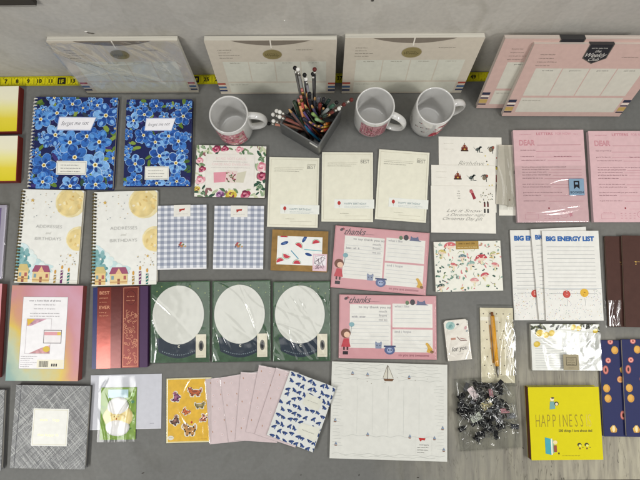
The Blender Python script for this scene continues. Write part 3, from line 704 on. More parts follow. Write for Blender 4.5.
# ------------------------------------------------------------------ holiday cards
def creature(f, u, v, k, L):
    if k == 0:   # little red castle cake
        f.rect(u-5, v-4, u+5, v+5, '#6b2c22', L); f.rect(u-6, v+2, u+6, v+5, '#3f2a20', L+.1); f.rect(u-2, v-9, u+2, v-4, '#7c3a22', L); f.rect(u-.5, v-13, u+.5, v-9, '#4a3322', L); f.rect(u-4, v-7, u-3, v-4, '#7c3a22', L); f.rect(u+3, v-7, u+4, v-4, '#7c3a22', L); f.rect(u-1.3, v-1, u+1.3, v+2, '#c8a24a', L+.2)
    elif k == 1:  # dinosaur
        f.ell(u, v, 4.2, 2.4, '#5a625f', L, 25, 12); f.ell(u+4.5, v-4.5, 2.3, 1.5, '#4c5452', L, 0, 10); f.poly([(u+1, v-2), (u+4, v-6), (u+5, v-3), (u+2, v+1)], '#5a625f', L)
        f.poly([(u-4, v-1), (u-8, v-6), (u-3, v+2)], '#5a625f', L); f.rect(u-1, v+1, u+.6, v+7, '#4c5452', L); f.rect(u+2, v+1, u+3.4, v+7, '#4c5452', L); f.rect(u+4, v+5.5, u+8, v+7, '#3b3f3e', L)
    else:
        f.ell(u, v-2, 4.5, 4, '#4d4a44', L, 30, 12, wob=.2); f.ell(u-2, v+1, 3, 3.4, '#7a6f5e', L+.1, 0, 10, wob=.2); f.ell(u+2.5, v-4, 2, 2, '#8f4a3c', L+.2, 0, 9, wob=.2); f.rect(u+1, v+2, u+2, v+9, '#3b3a36', L); f.line([(u-4, v-6), (u-7, v-1)], .8, '#3b3a36', L)
HC = 'loose holiday cards'
hc = [([(438.8, 137), (502, 137), (502, 184), (438.8, 184)], .0, 'white holiday card with tiny castle and dinosaur, furthest back of its stack'),
      ([(431.5, 165.5), (496, 165), (496, 212), (431.5, 212.5)], .0015, 'white holiday card with tiny castle and dinosaur, middle of its stack'),
      ([(431, 186), (495.6, 186), (495.6, 233), (431, 233)], .003, 'white holiday card with script verse, front of its stack')]
rg = random.Random(5)
for i, (c, z, lab) in enumerate(hc):
    s = Sheet('holiday_card', lab, 'card', c, .0012, z, HC)
    f = s.sheet(mat('#dfdcd2', .5), .0012)
    if i < 2:
        for k, u in enumerate((41, 62, 84)): creature(f, u, 26, k, 1+k*.3)
        for k in range(2): f.scrib(8, 15+k*12, 24, .8, '#c3c0b4', 2)
        f.text('Birthdays', 30, 62, 12, '#8f8e86', 2, shear=.6, fit=42, bold=-.012)
        for k in range(16): f.ell(rg.uniform(70, 98), rg.uniform(40, 95), 1, 1.2, rg.choice(['#c9b65a', '#4d4a44', '#6b7a5c', '#a8544a']), 2, n=7)
        f.ell(91, 66, 2.5, 2.5, '#cbb84c', 2); f.rect(88, 80, 91, 95, '#8a3b38', 2)
    else:
        for k in range(4): f.scrib(41+rg.uniform(-1, 1), 12+k*5, 46, 1.2, '#4d4c48', 2)
        f.poly([(60, 8), (64, 7), (70, 26), (66, 29)], '#8c2f3a', 2); f.ell(63, 12, 3, 2.5, '#b7686c', 3)
        for k in range(24): f.ell(rg.uniform(74, 96), rg.uniform(6, 40), .8, .9, rg.choice(['#4d4a44', '#6b7a5c', '#9a8f7a', '#5d5b66']), 2, n=7)
        for u in (83, 88): f.rect(u-1, 36, u+1.4, 44, '#5e2326', 2); f.rect(u-1, 48, u+1.4, 57, '#2c2b2b', 2); f.ell(u, 35, 1.3, 1.6, '#3a2a25', 3)
        f.text('Let it Snow', 24, 56, 7.5, '#6b6a66', 2, shear=.6, fit=55, bold=-.012); f.text('a December night', 24, 64.5, 6.5, '#6b6a66', 2, shear=.6, fit=60, bold=-.012); f.text('Christmas Day gift', 18, 73, 7, '#6b6a66', 2, shear=.6, fit=62, bold=-.012)
    f.build('card_face', s.root)
    g = s.mb(); g.slab(-.0 if i else 0, .0002, mat('#d7d4c8'), .0005); g.build('card_back', s.root)

# tan envelopes in a clear sleeve
s = Sheet('envelope_pack', 'bundle of slanted tan envelopes in a clear sleeve left of the pink letter pad', 'envelopes', [(498, 147), (512, 147), (520, 211), (497, 208)], .006)
for k, (c, m) in enumerate((([(499, 186), (516, 186), (517, 215.5), (499, 215.5)], '#dedbd0'), ([(506, 145), (519, 145), (519.5, 207), (507, 207)], '#cfcabd'), ([(503, 145), (511, 145), (519, 206), (508, 207)], '#b7b1a3'), ([(500, 145), (508, 145), (514, 206), (503, 205)], '#a8a294'), ([(498.5, 145), (504, 145), (507, 205), (496, 204)], '#bab4a6'))):
    pts = [s.M.inverted() @ W(x, y, .001+k*.0012) for x, y in c]; q = MB()
    vs = [(p.x, p.y, .0004+k*.0012) for p in pts]+[(p.x, p.y, .0014+k*.0012) for p in pts]
    q.add(vs, [(3, 2, 1, 0), (4, 5, 6, 7), (0, 1, 5, 4), (1, 2, 6, 5), (2, 3, 7, 6), (3, 0, 4, 7)][:1]+[(7, 6, 5, 4), (4, 5, 1, 0), (5, 6, 2, 1), (6, 7, 3, 2), (7, 4, 0, 3)], mat(m, .6)); q.build('envelope', s.root)
q = s.mb(s.t+.0006); q.ell(65, 85, 3, 4, '#6d4a2a', 1); q.build('foil_seal', s.root)
q = s.mb(s.t+.0006); q.rect(88, 38, 94, 43, '#3a3733', 1); q.build('black_mark', s.root)
s.film(mx=1, my=1, creases=9, amp=.0016, wid=.003, ang=(75, 105), fac=.12, seed=12, nx=40, ny=60, drop=False)
# ------------------------------------------------------------------ mushroom and flower notepad
s = Sheet('notepad', 'small white notepad patterned with red mushrooms and flowers, gold band at top', 'notepad', [(433.5, 241.5), (500, 241), (503.5, 290.5), (436, 292)], .007)
s.block('#cfcabb', '#dedbcd'); f = s.sheet('#deddd2'); rg = random.Random(9); L = 1
for k in range(150):
    L += .01; f.ell(rg.uniform(1, 99), rg.uniform(1, 99), rg.uniform(1.2, 3.2), rg.uniform(.6, 1.5), rg.choice(['#6b8a7c', '#8aa699', '#c2787c', '#4d5a58', '#a9b47c', '#d39a96', '#3f5a4e', '#b59a5c', '#93a8a0']), L, rg.uniform(0, 180), 9, wob=.15)
for k in range(26):
    u, v = rg.uniform(3, 97), rg.uniform(5, 95); a = rg.uniform(0, 6); L += .01
    f.line([(u, v), (u+4*math.cos(a), v+6*math.sin(a)), (u+7*math.cos(a+.5), v+10*math.sin(a+.5))], .5, rg.choice(['#7d8a5a', '#6b5a48', '#5f7a68']), L)
for u, v, r, c in ((70, 36, 9, '#b4454e'), (54, 47, 6.5, '#7fa29a'), (58, 80, 6.5, '#c88a8c'), (74, 70, 6.5, '#b9535c'), (24, 10, 9, '#c4666a'), (42, 32, 6, '#5c7a80'), (12, 22, 6, '#c3b26a'), (8, 90, 6, '#3f524e'), (90, 50, 6, '#c67a7c'), (28, 48, 5, '#c4666a'), (88, 27, 5, '#a9ad74')):
    f.rect(u-1.2, v, u+1.2, v+11, '#d8cfae', 4); f.ell(u, v, r, r*.75, c, 5, rg.uniform(-25, 25), 16, a0=0, a1=180); f.ell(u, v+1, r*.8, r*.22, '#ddc7b4', 5.2, 0, 12)
    for q in range(4): f.ell(u+rg.uniform(-.6, .6)*r, v-rg.uniform(.15, .6)*r, r*.1, r*.09, '#e6dcd0', 6, 0, 6)
f.build('cover_sheet', s.root)
b = s.mb(s.t+.0002); b.box(*b.P(33, 16), s.t+.0002, *b.P(67, 0), s.t+.0005, mat('#9a7c40', .4, .35)); b.z = s.t+.0005; b.scrib(37, 6, 64, 2.6, '#5c4720', 1); b.scrib(35, 13, 65, 1.6, '#dccb98', 1); b.build('gold_band', s.root)

# ------------------------------------------------------------------ kraft watermelon box
s = Sheet('card_box', 'kraft brown card box with watermelon slice label', 'card box', [(272, 229.5), (329, 231.5), (326.5, 272), (270.8, 270.5)], .007)
b = s.mb(); b.slab(0, s.t-.0008, mat('#7d6138', .7), 0, .0005); b.build('box_base', s.root)
f = s.mb(); f.slab(s.t-.0008, s.t, mat('#8f7040', .7, var=.12), 0, .0005); f.build('lid', s.root)
q = s.mb(s.t); q.w = s.w*.80; q.h = s.h*.70; q.rect(0, 0, 100, 100, '#dfe0dc', 1); rg = random.Random(3)
for u, v, a in ((16, 25, 20), (47, 35, -30), (86, 22, 10), (22, 66, 160), (60, 8, 60), (45, 96, 0), (8, 90, 20), (14, 4, 0)):
    if a in (20, 60) and v != 90: q.ell(u, v, 9, 3.6, '#2f4a80', 2, a, 14); q.rect(u-3, v-2, u+3, v+2, '#5d79a8', 3); continue
    q.ell(u, v, 9.5, 9.5, '#4d8a6a', 2, a, 14, a0=0, a1=180); q.ell(u, v, 8.6, 8.6, '#dfe4d6', 2.4, a, 14, a0=0, a1=180); q.ell(u, v, 7.8, 7.8, '#bf4250', 3, a, 14, a0=0, a1=180)
    for k in range(3): q.ell(u+(k-1)*3, v-2.5, .6, .9, '#3a1a1c', 4, 0, 6)
q.ell(70, 62, 8, 3.2, '#2f4a80', 2, -15, 14); q.line([(31, 50), (48, 78)], 2, '#4f8fa8', 2); q.line([(60, 45), (100, 48)], 1.6, '#5fa6b0', 2)
q.build('picture_label', s.root)
q = s.mb(s.t+.0002); q.rect(74, 56, 99, 98, '#d8bcc4', 3); q.rect(76, 60, 97, 84, '#e2dde0', 4)
for k in range(22): q.line([(rnd(76, 96), rnd(58, 94)), (rnd(76, 96), rnd(58, 94))], .5, '#57404e', 5)
q.build('corner_sticker', s.root)

# ------------------------------------------------------------------ green round-label cards
for i, (c, lab, cr, sd) in enumerate((([(152, 282), (209.5, 281), (210, 361.5), (149.5, 363.5)], 'dark green card pack with white oval, the one beside the burgundy book', 2, 31), ([(212.2, 281), (270, 280.5), (271, 361.3), (212.5, 361.8)], 'dark green card pack with white oval, the middle one of the row', 9, 33), ([(273.3, 281), (329.5, 282), (331, 360.5), (272.7, 361.8)], 'dark green card pack with white oval, the one most streaked by film glare', 26, 38))):
    s = Sheet('sticky_note_pack', lab, 'card pack', c, .005, 0, 'green oval card packs')
    b = s.mb(); b.slab(0, s.t-.0006, edges_mat('#b7b8a8'), .001, 0); b.build('card_stack', s.root)
    f = s.sheet(mat('#3e5a41', .55, var=.18), .0006); rg = random.Random(i+2)
    for k in range(60):
        u, v = rg.uniform(2, 98), rg.uniform(2, 98); f.ell(u, v, rg.uniform(1, 4), rg.uniform(.5, 1), rg.choice(['#47653f', '#2f4a35', '#55704a', '#35503f']), 1+k*.01, rg.uniform(0, 180), 8)
    for u, v in ((10, 12), (18, 6), (44, 5), (80, 9), (92, 15), (66, 6)): f.ell(u, v, 1.1, 1.1, '#8d9a58', 2.5, n=7)
    uc = 48
    f.poly([(14+72*0, 70)]+[(uc-38+76*k/20, 70+10*math.sin(math.pi*k/20)*0) for k in range(21)]+[(uc+38-4*k/6, 70+17*k/6) for k in range(7)]+[(uc+34-68*k/20, 87+8*math.sin(math.pi*k/20)) for k in range(21)]+[(uc-34-4*k/6, 87-17*k/6) for k in range(7)], mat('#232f3d', .5), 3)
    f.text('c', uc, 82, 9, '#d5d3c4', 5, bold=.02, align='c')
    for k in range(16):
        u = uc-27+k*3.6; v = 86.5+5*math.sin(math.pi*(k+.5)/16); f.rect(u-1.1, v-1.4*rg.uniform(.6, 1), u+rg.uniform(.2, 1.1), v, '#77838a', 5)
    f.build('backing_card', s.root)
    d = s.mb(s.t); cx, cy = d.P(uc-1, 41.5); n = 48
    vs = [(cx+s.w*.435*math.cos(2*math.pi*k/n), cy+s.h*.365*math.sin(2*math.pi*k/n), z) for z in (s.t+.0006, s.t+.0022) for k in range(n)]
    d.add(vs, [(k, (k+1) % n, n+(k+1) % n, n+k) for k in range(n)]+[tuple(range(n, 2*n))], mat('#d2d2cb', .5))
    d.z = s.t+.0022; d.ell(uc-1, 41.5, 40.5, 46.8 if False else 40.5*s.h*.365/(s.w*.435), '#cfcfc8', 1, n=40)
    d.build('oval_notepad', s.root)
    l = s.mb(s.t+.0024); l.rect(77, 66, 94.5, 94.5, '#d8d2bf', 1); l.ell(86, 80, 4.2, 8.6, '#22242a', 2, n=20); l.ell(86, 80, 3.2, 7.4, '#8e8a7c', 3, n=20); l.ell(86, 80, 2.5, 6.5, '#22242a', 4, n=20); l.scrib(80, 92.5, 92, .9, '#6f6a5c', 2)
    l.build('shop_label', s.root)
    s.film(mx=2.2, my=2.5, creases=cr, amp=.0012, wid=.0022, ang=(100, 150), lift=.0030, fac=.09, seed=sd)

# ------------------------------------------------------------------ pink letter pads
GP = 'pink letter pads'
for i, (c, lab) in enumerate((([(513, 130), (583, 130), (589.5, 222), (517.5, 222.5)], 'pink letter pad with a blue bookmark sticker on its clear wrap'), ([(588, 131), (659, 131), (666, 222), (594, 222)], 'pink letter pad without sticker, cut off by the right side of the photo'))):
    s = Sheet('letter_pad', lab, 'notepad', c, .010, 0, GP)
    s.block('#d7bfc2', '#c8a9ab'); f = s.sheet(mat('#cbaaad', .5)); rg = random.Random(6); K = '#8a3f4c'; D = '#5d2f3a'
    f.text('LETTERS', 33, 5.5, 5.2, '#b06b78', 1, bold=.01, fit=23); f.text('FOR NOW', 60, 5.5, 5.2, '#c18791', 1, fit=22)
    f.scrib(9, 5, 26, 1, '#b06b78', 1); f.scrib(86, 5, 93, 1.4, '#b06b78', 1)
    f.text('DEAR', 8, 16.5, 10.5, '#b3606f', 1, bold=.03, fit=22); f.text('DEAR', 8.6, 16.3, 9.8, '#cbaaad', 2, bold=-.015, fit=20.6)
    f.rect(33, 16.4, 95, 16.7, K, 1); f.rect(31, 23.3, 95, 23.6, '#a76472', 1)
    def ln(v, a, e, long=True):
        f.scrib(a, v, e, 1.35, D, 1, rag=2)
        if long: f.rect(e+1, v, 94, v+.28, '#a76472', 1)
    f.scrib(9, 22.5, 32, 1.35, D, 1); ln(29.5, 9, 30); f.scrib(56, 29.5, 82, 1.35, D, 1); ln(33.5, 10, 46)
    for v, e, lg in ((41, 74, 0), (43.6, 50, 1), (46.5, 46, 1), (49.5, 52, 1), (53, 40, 1), (59.5, 48, 1), (62.5, 52, 1), (68.5, 66, 0), (71.5, 38, 1), (77.5, 44, 1)): ln(v, 10, e, lg)
    f.ell(45, 85, 1.1, 1.2, '#8a2a35', 1); f.rect(50, 85.8, 92, 86, '#b06b78', 1)
    f.frame(11, 91, 30, 96.5, .3, '#b57884', 1); f.scrib(14, 90, 26, 1, '#b06b78', 1)
    for k in range(3):
        for q in range(4): f.scrib(38+q*6, 91+k*2.6, 41+q*6, 1, '#b06b78', 1)
    f.ell(66, 92, 5.2, 4.6, '#b57884', 1, n=20); f.ell(66, 92, 4.8, 4.2, '#cbaaad', 2, n=20); f.poly([(75+3.4*(1 if q % 2 else .5)*math.cos(R(q*36)), 92+3*(1 if q % 2 else .5)*math.sin(R(q*36))) for q in range(10)], '#c08590', 1)
    f.build('cover_sheet', s.root)
    if i == 0:
        l = s.mb(s.t+.0018); l.box(*l.P(74.5, 71.5), s.t+.0016, *l.P(95.5, 53.5), s.t+.0018, mat('#7c97ad', .3)); l.poly([(81, 56), (89, 56), (89, 65), (85, 62.2), (81, 65)], '#15161d', 1); l.poly([(83, 57.5), (87, 57.5), (87, 60), (83, 60)], '#7c97ad', 2); l.text('BOOKISH', 85, 69.5, 4.4, '#1d2a3c', 1, align='c', bold=.02)
        l.build('bookmark_sticker', s.root)
        s.film(mx=1.5, my=1.5, creases=5, amp=.0016, wid=.0022, ang=(-8, 8), lift=.0004, fac=.08, seed=20, v=(40, 100))

# ------------------------------------------------------------------ list pads
for i, (c, z, lab) in enumerate((([(510, 230.5), (567.5, 229.5), (571.5, 319.5), (514.5, 320.5)], 0, 'list pad with blue title and one balloon showing, lowest of its fan'), ([(531, 229.5), (586.5, 226.5), (594.5, 317), (539, 320.5)], .004, 'list pad in the middle of the fan, mostly covered'), ([(542, 231.5), (599.5, 230), (602.5, 320.5), (546, 320.7)], .008, 'list pad with full blue title BIG ENERGY LIST, top of its fan'))):
    s = Sheet('list_pad', lab, 'notepad', c, .004, z, 'list pads')
    s.block('#d6d4cc', '#dcdbd5'); f = s.sheet(mat('#d8d7d1', .5)); rg = random.Random(i+60)
    f.text('BIG ENERGY LIST', 49, 11.5, 11.0, '#2c5f9e', 2, bold=.06, align='c', fit=85)
    for k in range(13): f.rect(7, 18+k*4.35, 91, 18.35+k*4.35, '#8d8f92', 1)
    f.rect(0, 64.6, 100, 65.0, '#a8b0b4', 1)
    for k in range(170): f.ell(rg.uniform(1, 99), rg.uniform(66, 99), .55, .55, rg.choice(['#b45d5a', '#5f8a72', '#7a6ba0', '#c2a44a', '#5d87a8']), 1.5, n=6)
    f.ell(38, 71, 6.6, 6.6, '#b03f36', 2, n=18); f.ell(38, 71, 5, 4.8, '#be5047', 2.5, n=16); f.ell(69, 69.5, 7.4, 7.4, '#d2a83a', 2, n=18)
    for b_, c2 in ((38, '#d7b0a4'), (69, '#a8742a')):
        for q in range(4): f.ell(b_+rg.uniform(-3, 3), 70+rg.uniform(-2, 2), 1, .8, c2, 3, n=7)
        f.line([(b_, 75.5), (b_+1, 80), (b_, 84)], .4, '#8d8f92', 2)
    f.build('cover_sheet', s.root)

# ------------------------------------------------------------------ brown notebooks and fruit notebooks on the right edge
for i, (c, z, lab) in enumerate((([(605, 236.5), (650, 236.5), (653, 327), (609, 327)], 0, 'dark brown notebook with shiny wrap corner, lying under its twin'), ([(623.5, 236), (672, 236), (675, 327.5), (624, 327.5)], .006, 'dark brown notebook on top of its twin, cut off by the right edge'))):
    s = Sheet('journal', lab, 'notebook', c, .006, z, 'brown notebooks')
    b = s.mb(); b.slab(.0006, s.t-.0006, edges_mat('#8d7a68'), .0012, 0); b.build('page_block', s.root)
    b = s.mb(); b.slab(0, .0006, mat('#3e2823'), 0, .001); b.build('back_cover', s.root)
    f = s.mb(); f.slab(s.t-.0006, s.t, mat('#48302a', .6, var=.06, spec=.12), 0, .001); f.ell(34 if i == 0 else 26, 29, 1.6, 1.2, GOLD, 1); f.ell(34 if i == 0 else 26, 31.5, 1.1, 1.1, GOLD, 1); f.scrib(31 if i == 0 else 23, 29, 38, 1, GOLD, 1)
    f.build('front_cover', s.root)
    if i == 0: s.film(mx=1.5, my=2, creases=7, amp=.0022, wid=.0026, ang=(60, 120), fac=.12, rough=.10, seed=40, u=(-2, 26), v=(72, 100), nx=50, ny=60)
for i, (c, z, lab) in enumerate((([(600, 341), (650, 340), (654, 437), (603, 436.5)], 0, 'navy notebook printed with fruit, lying under its twin beside the yellow book'), ([(623, 340), (672, 339.5), (677, 437), (625.5, 437)], .006, 'navy notebook printed with fruit, upper one at the right edge'))):
    s = Sheet('fruit_notebook', lab, 'notebook', c, .006, z, 'navy fruit notebooks')
    b = s.mb(); b.slab(.0006, s.t-.0006, edges_mat('#cfc8b8'), .0012, 0); b.build('page_block', s.root)
    b = s.mb(); b.slab(0, .0006, mat('#23264e'), 0, .001); b.build('back_cover', s.root)
    f = s.mb(); f.slab(s.t-.0006, s.t, mat('#232852', .55, spec=.15), 0, .001)
    class grow:
        def ell(self, u, v, a, b_, c2, L, *k, **kw): f.ell(c0[0]+(u-c0[0])*1.4, c0[1]+(v-c0[1])*.85, a*1.4, b_*1.4, c2, L, *k, **kw)
        def poly(self, uv, c2, L): f.poly([(c0[0]+(u-c0[0])*1.4, c0[1]+(v-c0[1])*.85) for u, v in uv], c2, L)
    z_, c0 = grow(), [0, 0]
    def pine(u, v): 
        for q in range(3): z_.poly([(u-2.6+q*2, v-3), (u-3.5+q*2.4, v-6.5), (u-1+q*1.6, v-3)], '#4d6b3c', 1)
        z_.ell(u, v, 5, 5.6, '#c08c3c', 2, n=16); z_.ell(u-.8, v-.6, 3.6, 4.2, '#d0a04c', 2.5, n=12, wob=.1)
    def ban(u, v):
        z_.poly([(u-4, v+3.6), (u-5, v-.5), (u-1, v-4.5), (u+1, v-4), (u-1.4, v), (u-1, v+2)], '#d0a850', 1); z_.poly([(u+4, v+3.6), (u+5, v+.5), (u+1.5, v-4.5), (u-1, v-4), (u+1.4, v), (u+1, v+2)], '#c79a48', 1); z_.ell(u, v, 2, 4.6, '#ddcda0', 2, n=12); z_.ell(u, v+3.5, 4.4, 1.4, '#b88a40', 1.5)
    def orng(u, v): z_.ell(u, v, 4.6, 4.6, '#b06b3a', 1, n=18); z_.ell(u, v, 3.8, 3.8, '#d0a878', 2, n=18); z_.ell(u, v, 3, 3, '#c48248', 3, n=8)
    def guava(u, v, c='#c4746c'): z_.ell(u, v, 4.2, 6.4, '#8a4f42', 1, 0, 16); z_.ell(u, v, 3.4, 5.5, c, 2, 0, 16); z_.ell(u, v, 1.4, 3, '#3f2620', 3, 0, 10)
    def pome(u, v): z_.ell(u, v, 4, 4, '#b9645c', 1, n=16); z_.ell(u, v, 3, 3, '#d79a8c', 2, n=12); z_.ell(u, v, 1.5, 1.5, '#a84a44', 3, n=8)
    for k, fn in ((0, pine), (1, pome), (2, guava), (3, ban), (4, orng)): pass
    for u, v, fn in ((30, 20, pine), (16, 41, pome), (45, 58, ban), (10, 60, guava), (38, 79, orng), (56, 32, orng), (60, 8, guava), (68, 72, guava), (22, 3, pome), (80, 24, pine), (88, 50, ban), (84, 90, orng), (10, 97, pine), (56, 100, pome)): c0[:] = [u, v*.52]; fn(u, v*.52)
    for u, v, fn in ((12, 61, pine), (52, 69, pome), (40, 78, guava), (20, 92, ban), (64, 90, pine), (74, 60, orng), (88, 75, pome), (68, 52, ban)): c0[:] = [u, v]; fn(u, v)
    f.build('front_cover', s.root)

# ------------------------------------------------------------------ lemon list pad in glaring wrap
s = Sheet('lemon_notepad', 'lemon-bordered list pad in crinkled glaring plastic with a kraft sticker', 'notepad', [(530.5, 324.5), (600, 323.5), (600.5, 370), (532.5, 371)], .008)
s.block('#d4d2c8', '#dcdbd4'); f = s.sheet('#dcdcd6'); rg = random.Random(10)
for k in range(13): f.rect(5, 32+k*5.2, 95, 32.5+k*5.2, '#9a9ca2', 1)
for k in range(30):
    u = rg.uniform(0, 100); v = rg.uniform(-2, 9)+(8 if u < 12 or u > 90 else 0); leafy(f, u, v, rg.uniform(3.4, 5.4), rg.uniform(20, 160), rg.choice(['#32362a', '#44492f', '#2b2d26', '#5c5f3c']), 2+k*.02)
for u, v, r in ((13, 20, 6), (22, 24, 5), (30, 20, 5), (8, 44, 5), (62, 7, 4.4), (70, 9, 4.2), (94, 15, 4)): f.ell(u, v, r, r*.8, '#cfb03e', 4, rg.uniform(0, 60), 16); f.ell(u-1, v-1, r*.6, r*.45, '#dcc25a', 4.5, 0, 12)
f.scrib(46, 51, 54, 3, '#3c3b38', 3); f.build('cover_sheet', s.root)
l = s.mb(s.t+.0072); l.box(*l.P(43, 98), s.t+.0067, *l.P(65.5, 65), s.t+.0072, mat('#958b70', .6)); l.frame(47, 70, 62, 88, .7, '#4b4434', 1)
for k in range(4): l.scrib(49, 75+k*4, 60, 1.4, '#4b4434', 1, rag=1)
l.scrib(50, 94, 58, 1, '#4b4434', 1); l.build('kraft_sticker', s.root)
s.film(mx=2.5, my=2.5, creases=10, amp=.0012, wid=.0032, ang=(0, 180), fac=.03, rough=.12, seed=51, u=(0, 100))
s.film(mx=1, my=1, creases=30, amp=.0012, wid=.006, ang=(20, 160), fac=.36, rough=.24, seed=52, u=(46, 99), v=(20, 97), lift=.0032, name='folded_flap', drop=False)

# ------------------------------------------------------------------ thanks pads with little friends
for i, (c, lab) in enumerate((([(336, 225.3), (429.5, 233.2), (426, 295), (330, 287.5)], 'pink thank-you pad with white note boxes, the tilted upper one'), ([(339.5, 294.5), (436, 296), (437, 360), (338.5, 358)], 'pink thank-you pad with white note boxes, just above the sailing planner'))):
    s = Sheet('thank_you_pad', lab, 'notepad', c, .006, 0, 'pink thank-you pads')
    s.block('#bfa19c', '#5b3d38'); f = s.sheet(mat('#c9959a', .6), .0005); PN = '#dcdad4'; K = '#4a3b42'
    f.rect(11, 15, 53, 83.5, PN); f.rect(54.8, 13, 96, 50.5, PN); f.rect(54.8, 53.5, 96, 89, PN)
    for k in range(9): f.rect(12.5, 30+k*5.8, 51, 30.5+k*5.8, '#b4b5b8', 2)
    for k in range(4): f.rect(56.5, 23+k*6.5, 94, 23.5+k*6.5, '#b4b5b8', 2); f.rect(56.5, 64+k*6, 94, 64.5+k*6, '#b4b5b8', 2)
    f.text('thanks', 10, 13.5, 9.5, K, 3, shear=.6, fit=23, rot=2, bold=.005); f.scrib(31, 11, 42, .7, K, 3)
    f.ell(7, 6, 2, 1.4, K, 3, 30); f.ell(9, 4.4, 1.4, 1, '#a04a55', 3, -30)
    f.text('to say thank you so', 20, 21, 3.6, '#6f6d74', 3, fit=33); f.text('much', 41, 27.5, 3.6, '#7a7880', 3, fit=8); f.text('from', 41, 34, 3.6, '#7a7880', 3, fit=8); f.text('me xo', 41, 40.5, 3.6, '#7a7880', 3, fit=8.5); f.scrib(13, 36, 28, 2, '#85838a', 3, gap=1.5)
    f.text('what i like', 57, 19, 3.6, '#8f8d94', 3, fit=15); f.text('and i hope', 57, 59, 3.6, '#8f8d94', 3, fit=17)
    f.text('so you are awesome', 61, 95.5, 3.8, '#8a4f5c', 3, fit=31)
    # girl with brown hair and red dress, colours of her own
    f.ell(7, 61, 5, 4.8, '#6b3d2a', 3, n=18); f.ell(8.2, 63, 3.1, 3, '#dfb9a0', 4, n=14); f.poly([(5, 69), (10, 69), (12, 82), (2.5, 82)], '#b8404a', 4); f.rect(4.5, 82, 6.2, 87, '#4a3030', 4); f.rect(8, 82, 9.7, 87, '#4a3030', 4); f.rect(4.2, 89, 9.5, 94, '#2c2328', 4)
    f.ell(13, 47, 2.8, 2.4, '#7ba3ab', 4, n=12); f.line([(12.8, 50), (12.2, 60)], .4, '#4d6a70', 4)
    # friendly grey-blue pots and animals
    f.poly([(37, 75), (44, 75), (43.5, 84), (37.5, 84)], '#8791a8', 4); f.poly([(37, 75), (37.8, 72.5), (39.3, 75), (41.8, 75), (43.3, 72.5), (44, 75)], '#737d96', 5); f.ell(39, 79, .5, .6, '#2c2f40', 6); f.ell(42, 79, .5, .6, '#2c2f40', 6)
    f.ell(52, 86, 5.4, 4.6, '#57648c', 4, n=18); f.rect(46, 79, 58, 81.5, '#3f4a6e', 5); f.ell(52, 86.5, 3, 2.6, '#9aa6c4', 6, n=12); f.ell(51, 86, .7, .7, '#22253a', 7); f.ell(53.5, 86, .7, .7, '#22253a', 7)
    f.poly([(89, 76), (91, 74), (93.5, 79), (96, 84), (93, 90), (89.5, 88), (91, 83)], '#c9a03c', 4); f.ell(90, 76, 1.4, 1.3, '#c9a03c', 5); f.ell(95, 88, 1.9, 1.5, '#7d5a30', 5)
    f.ell(70, 11.5, 1.9, 2.2, '#59704f', 4); f.ell(75.5, 10.5, 2.6, 3, '#2f2c33', 4); f.poly([(80, 13), (80.5, 7), (82.5, 9.5), (86, 9.5), (88, 7), (89, 13), (92, 15), (79, 15)], '#5a6180', 4)
    f.build('cover_sheet', s.root)
    s.film(mx=2, my=2, creases=2, amp=.0012, wid=.003, ang=(135, 150), fac=.045, seed=63+i)

# ------------------------------------------------------------------ sailing week planner pad
s = Sheet('desk_pad', 'large white weekly desk pad with a sailboat and wave lines', 'desk pad', [(332, 361.3), (447, 365), (447.5, 462), (329.5, 458)], .006)
s.block('#cbc9be', '#dbdad2', r=.001); f = s.sheet(mat('#cbcbc4', .5)); rg = random.Random(14)
def wave(v0, u0=2, u1=98, amp=.6, c='#a3a59f', t=.22):
    p = rg.uniform(0, 6); n = int((u1-u0)/1.2)+2; gapa = rg.uniform(u0, u1)
    pts = [(u0+(u1-u0)*k/n, v0+amp*math.sin(p+k*.55)+amp*.6*math.sin(p*2+k*.23)) for k in range(n+1)]
    f.line(pts, t, c, 1)
for v in (2.5, 6, 9, 13, 17): wave(v, rg.uniform(1, 8), rg.uniform(40, 47)); wave(v+.6, rg.uniform(54, 60), rg.uniform(90, 98))
for k in range(20): v = 22+k*3.4; wave(v, 2, rg.uniform(6, 11), .3); wave(v+1, rg.uniform(88, 93), 97, .3)
wave(76, 10, 88, .7); wave(95, 2, 98, .7); wave(97, 12, 90, .5)
for k in range(5): f.rect(22.5+k*13.3, 24, 22.7+k*13.3, 74, '#b5b6b0', 1)
for u, v in ((18, 11.5), (31, 12.5), (67, 14), (32, 74.5), (68, 75.5), (89, 76.5), (4, 61), (5, 85), (96, 66), (97, 88)):
    f.poly([(u-1.3, v+1), (u+1.3, v+1), (u+.8, v+2), (u-.8, v+2)], '#7d5a4a', 2); f.poly([(u, v-2.6), (u+1.4, v+.6), (u, v+.6)], '#6f84a0', 2); f.poly([(u-.2, v-2), (u-1.1, v+.6), (u-.2, v+.6)], '#55607a', 2)
for k in range(8): f.ell(rg.uniform(12, 88), rg.uniform(15, 22), .5, .3, '#8f8c80', 2, n=6)
f.rect(48.2, 2, 48.7, 17, '#54493c', 3); f.poly([(47.9, 4), (47.9, 15.5), (44.6, 15.5)], '#bfbcae', 2); f.poly([(49, 3.5), (53, 15.5), (49, 15.5)], '#c8c6ba', 2); f.line([(48, 3), (44.5, 15.5)], .3, '#6b6050', 3); f.line([(48.9, 3), (53.3, 15.5)], .3, '#6b6050', 3); f.poly([(44.6, 16.3), (54, 16.3), (52.6, 19), (46, 19)], '#6a4f39', 3)
f.build('cover_sheet', s.root)
l = s.mb(s.t); l.poly([(75.5, 76.5), (81.5, 76.8), (80.8, 79), (78.5, 78.7), (77, 80.3)], '#b02e2a', 3)
l.frame(73, 75, 87, 94, .15, '#c9c9c2', 2)
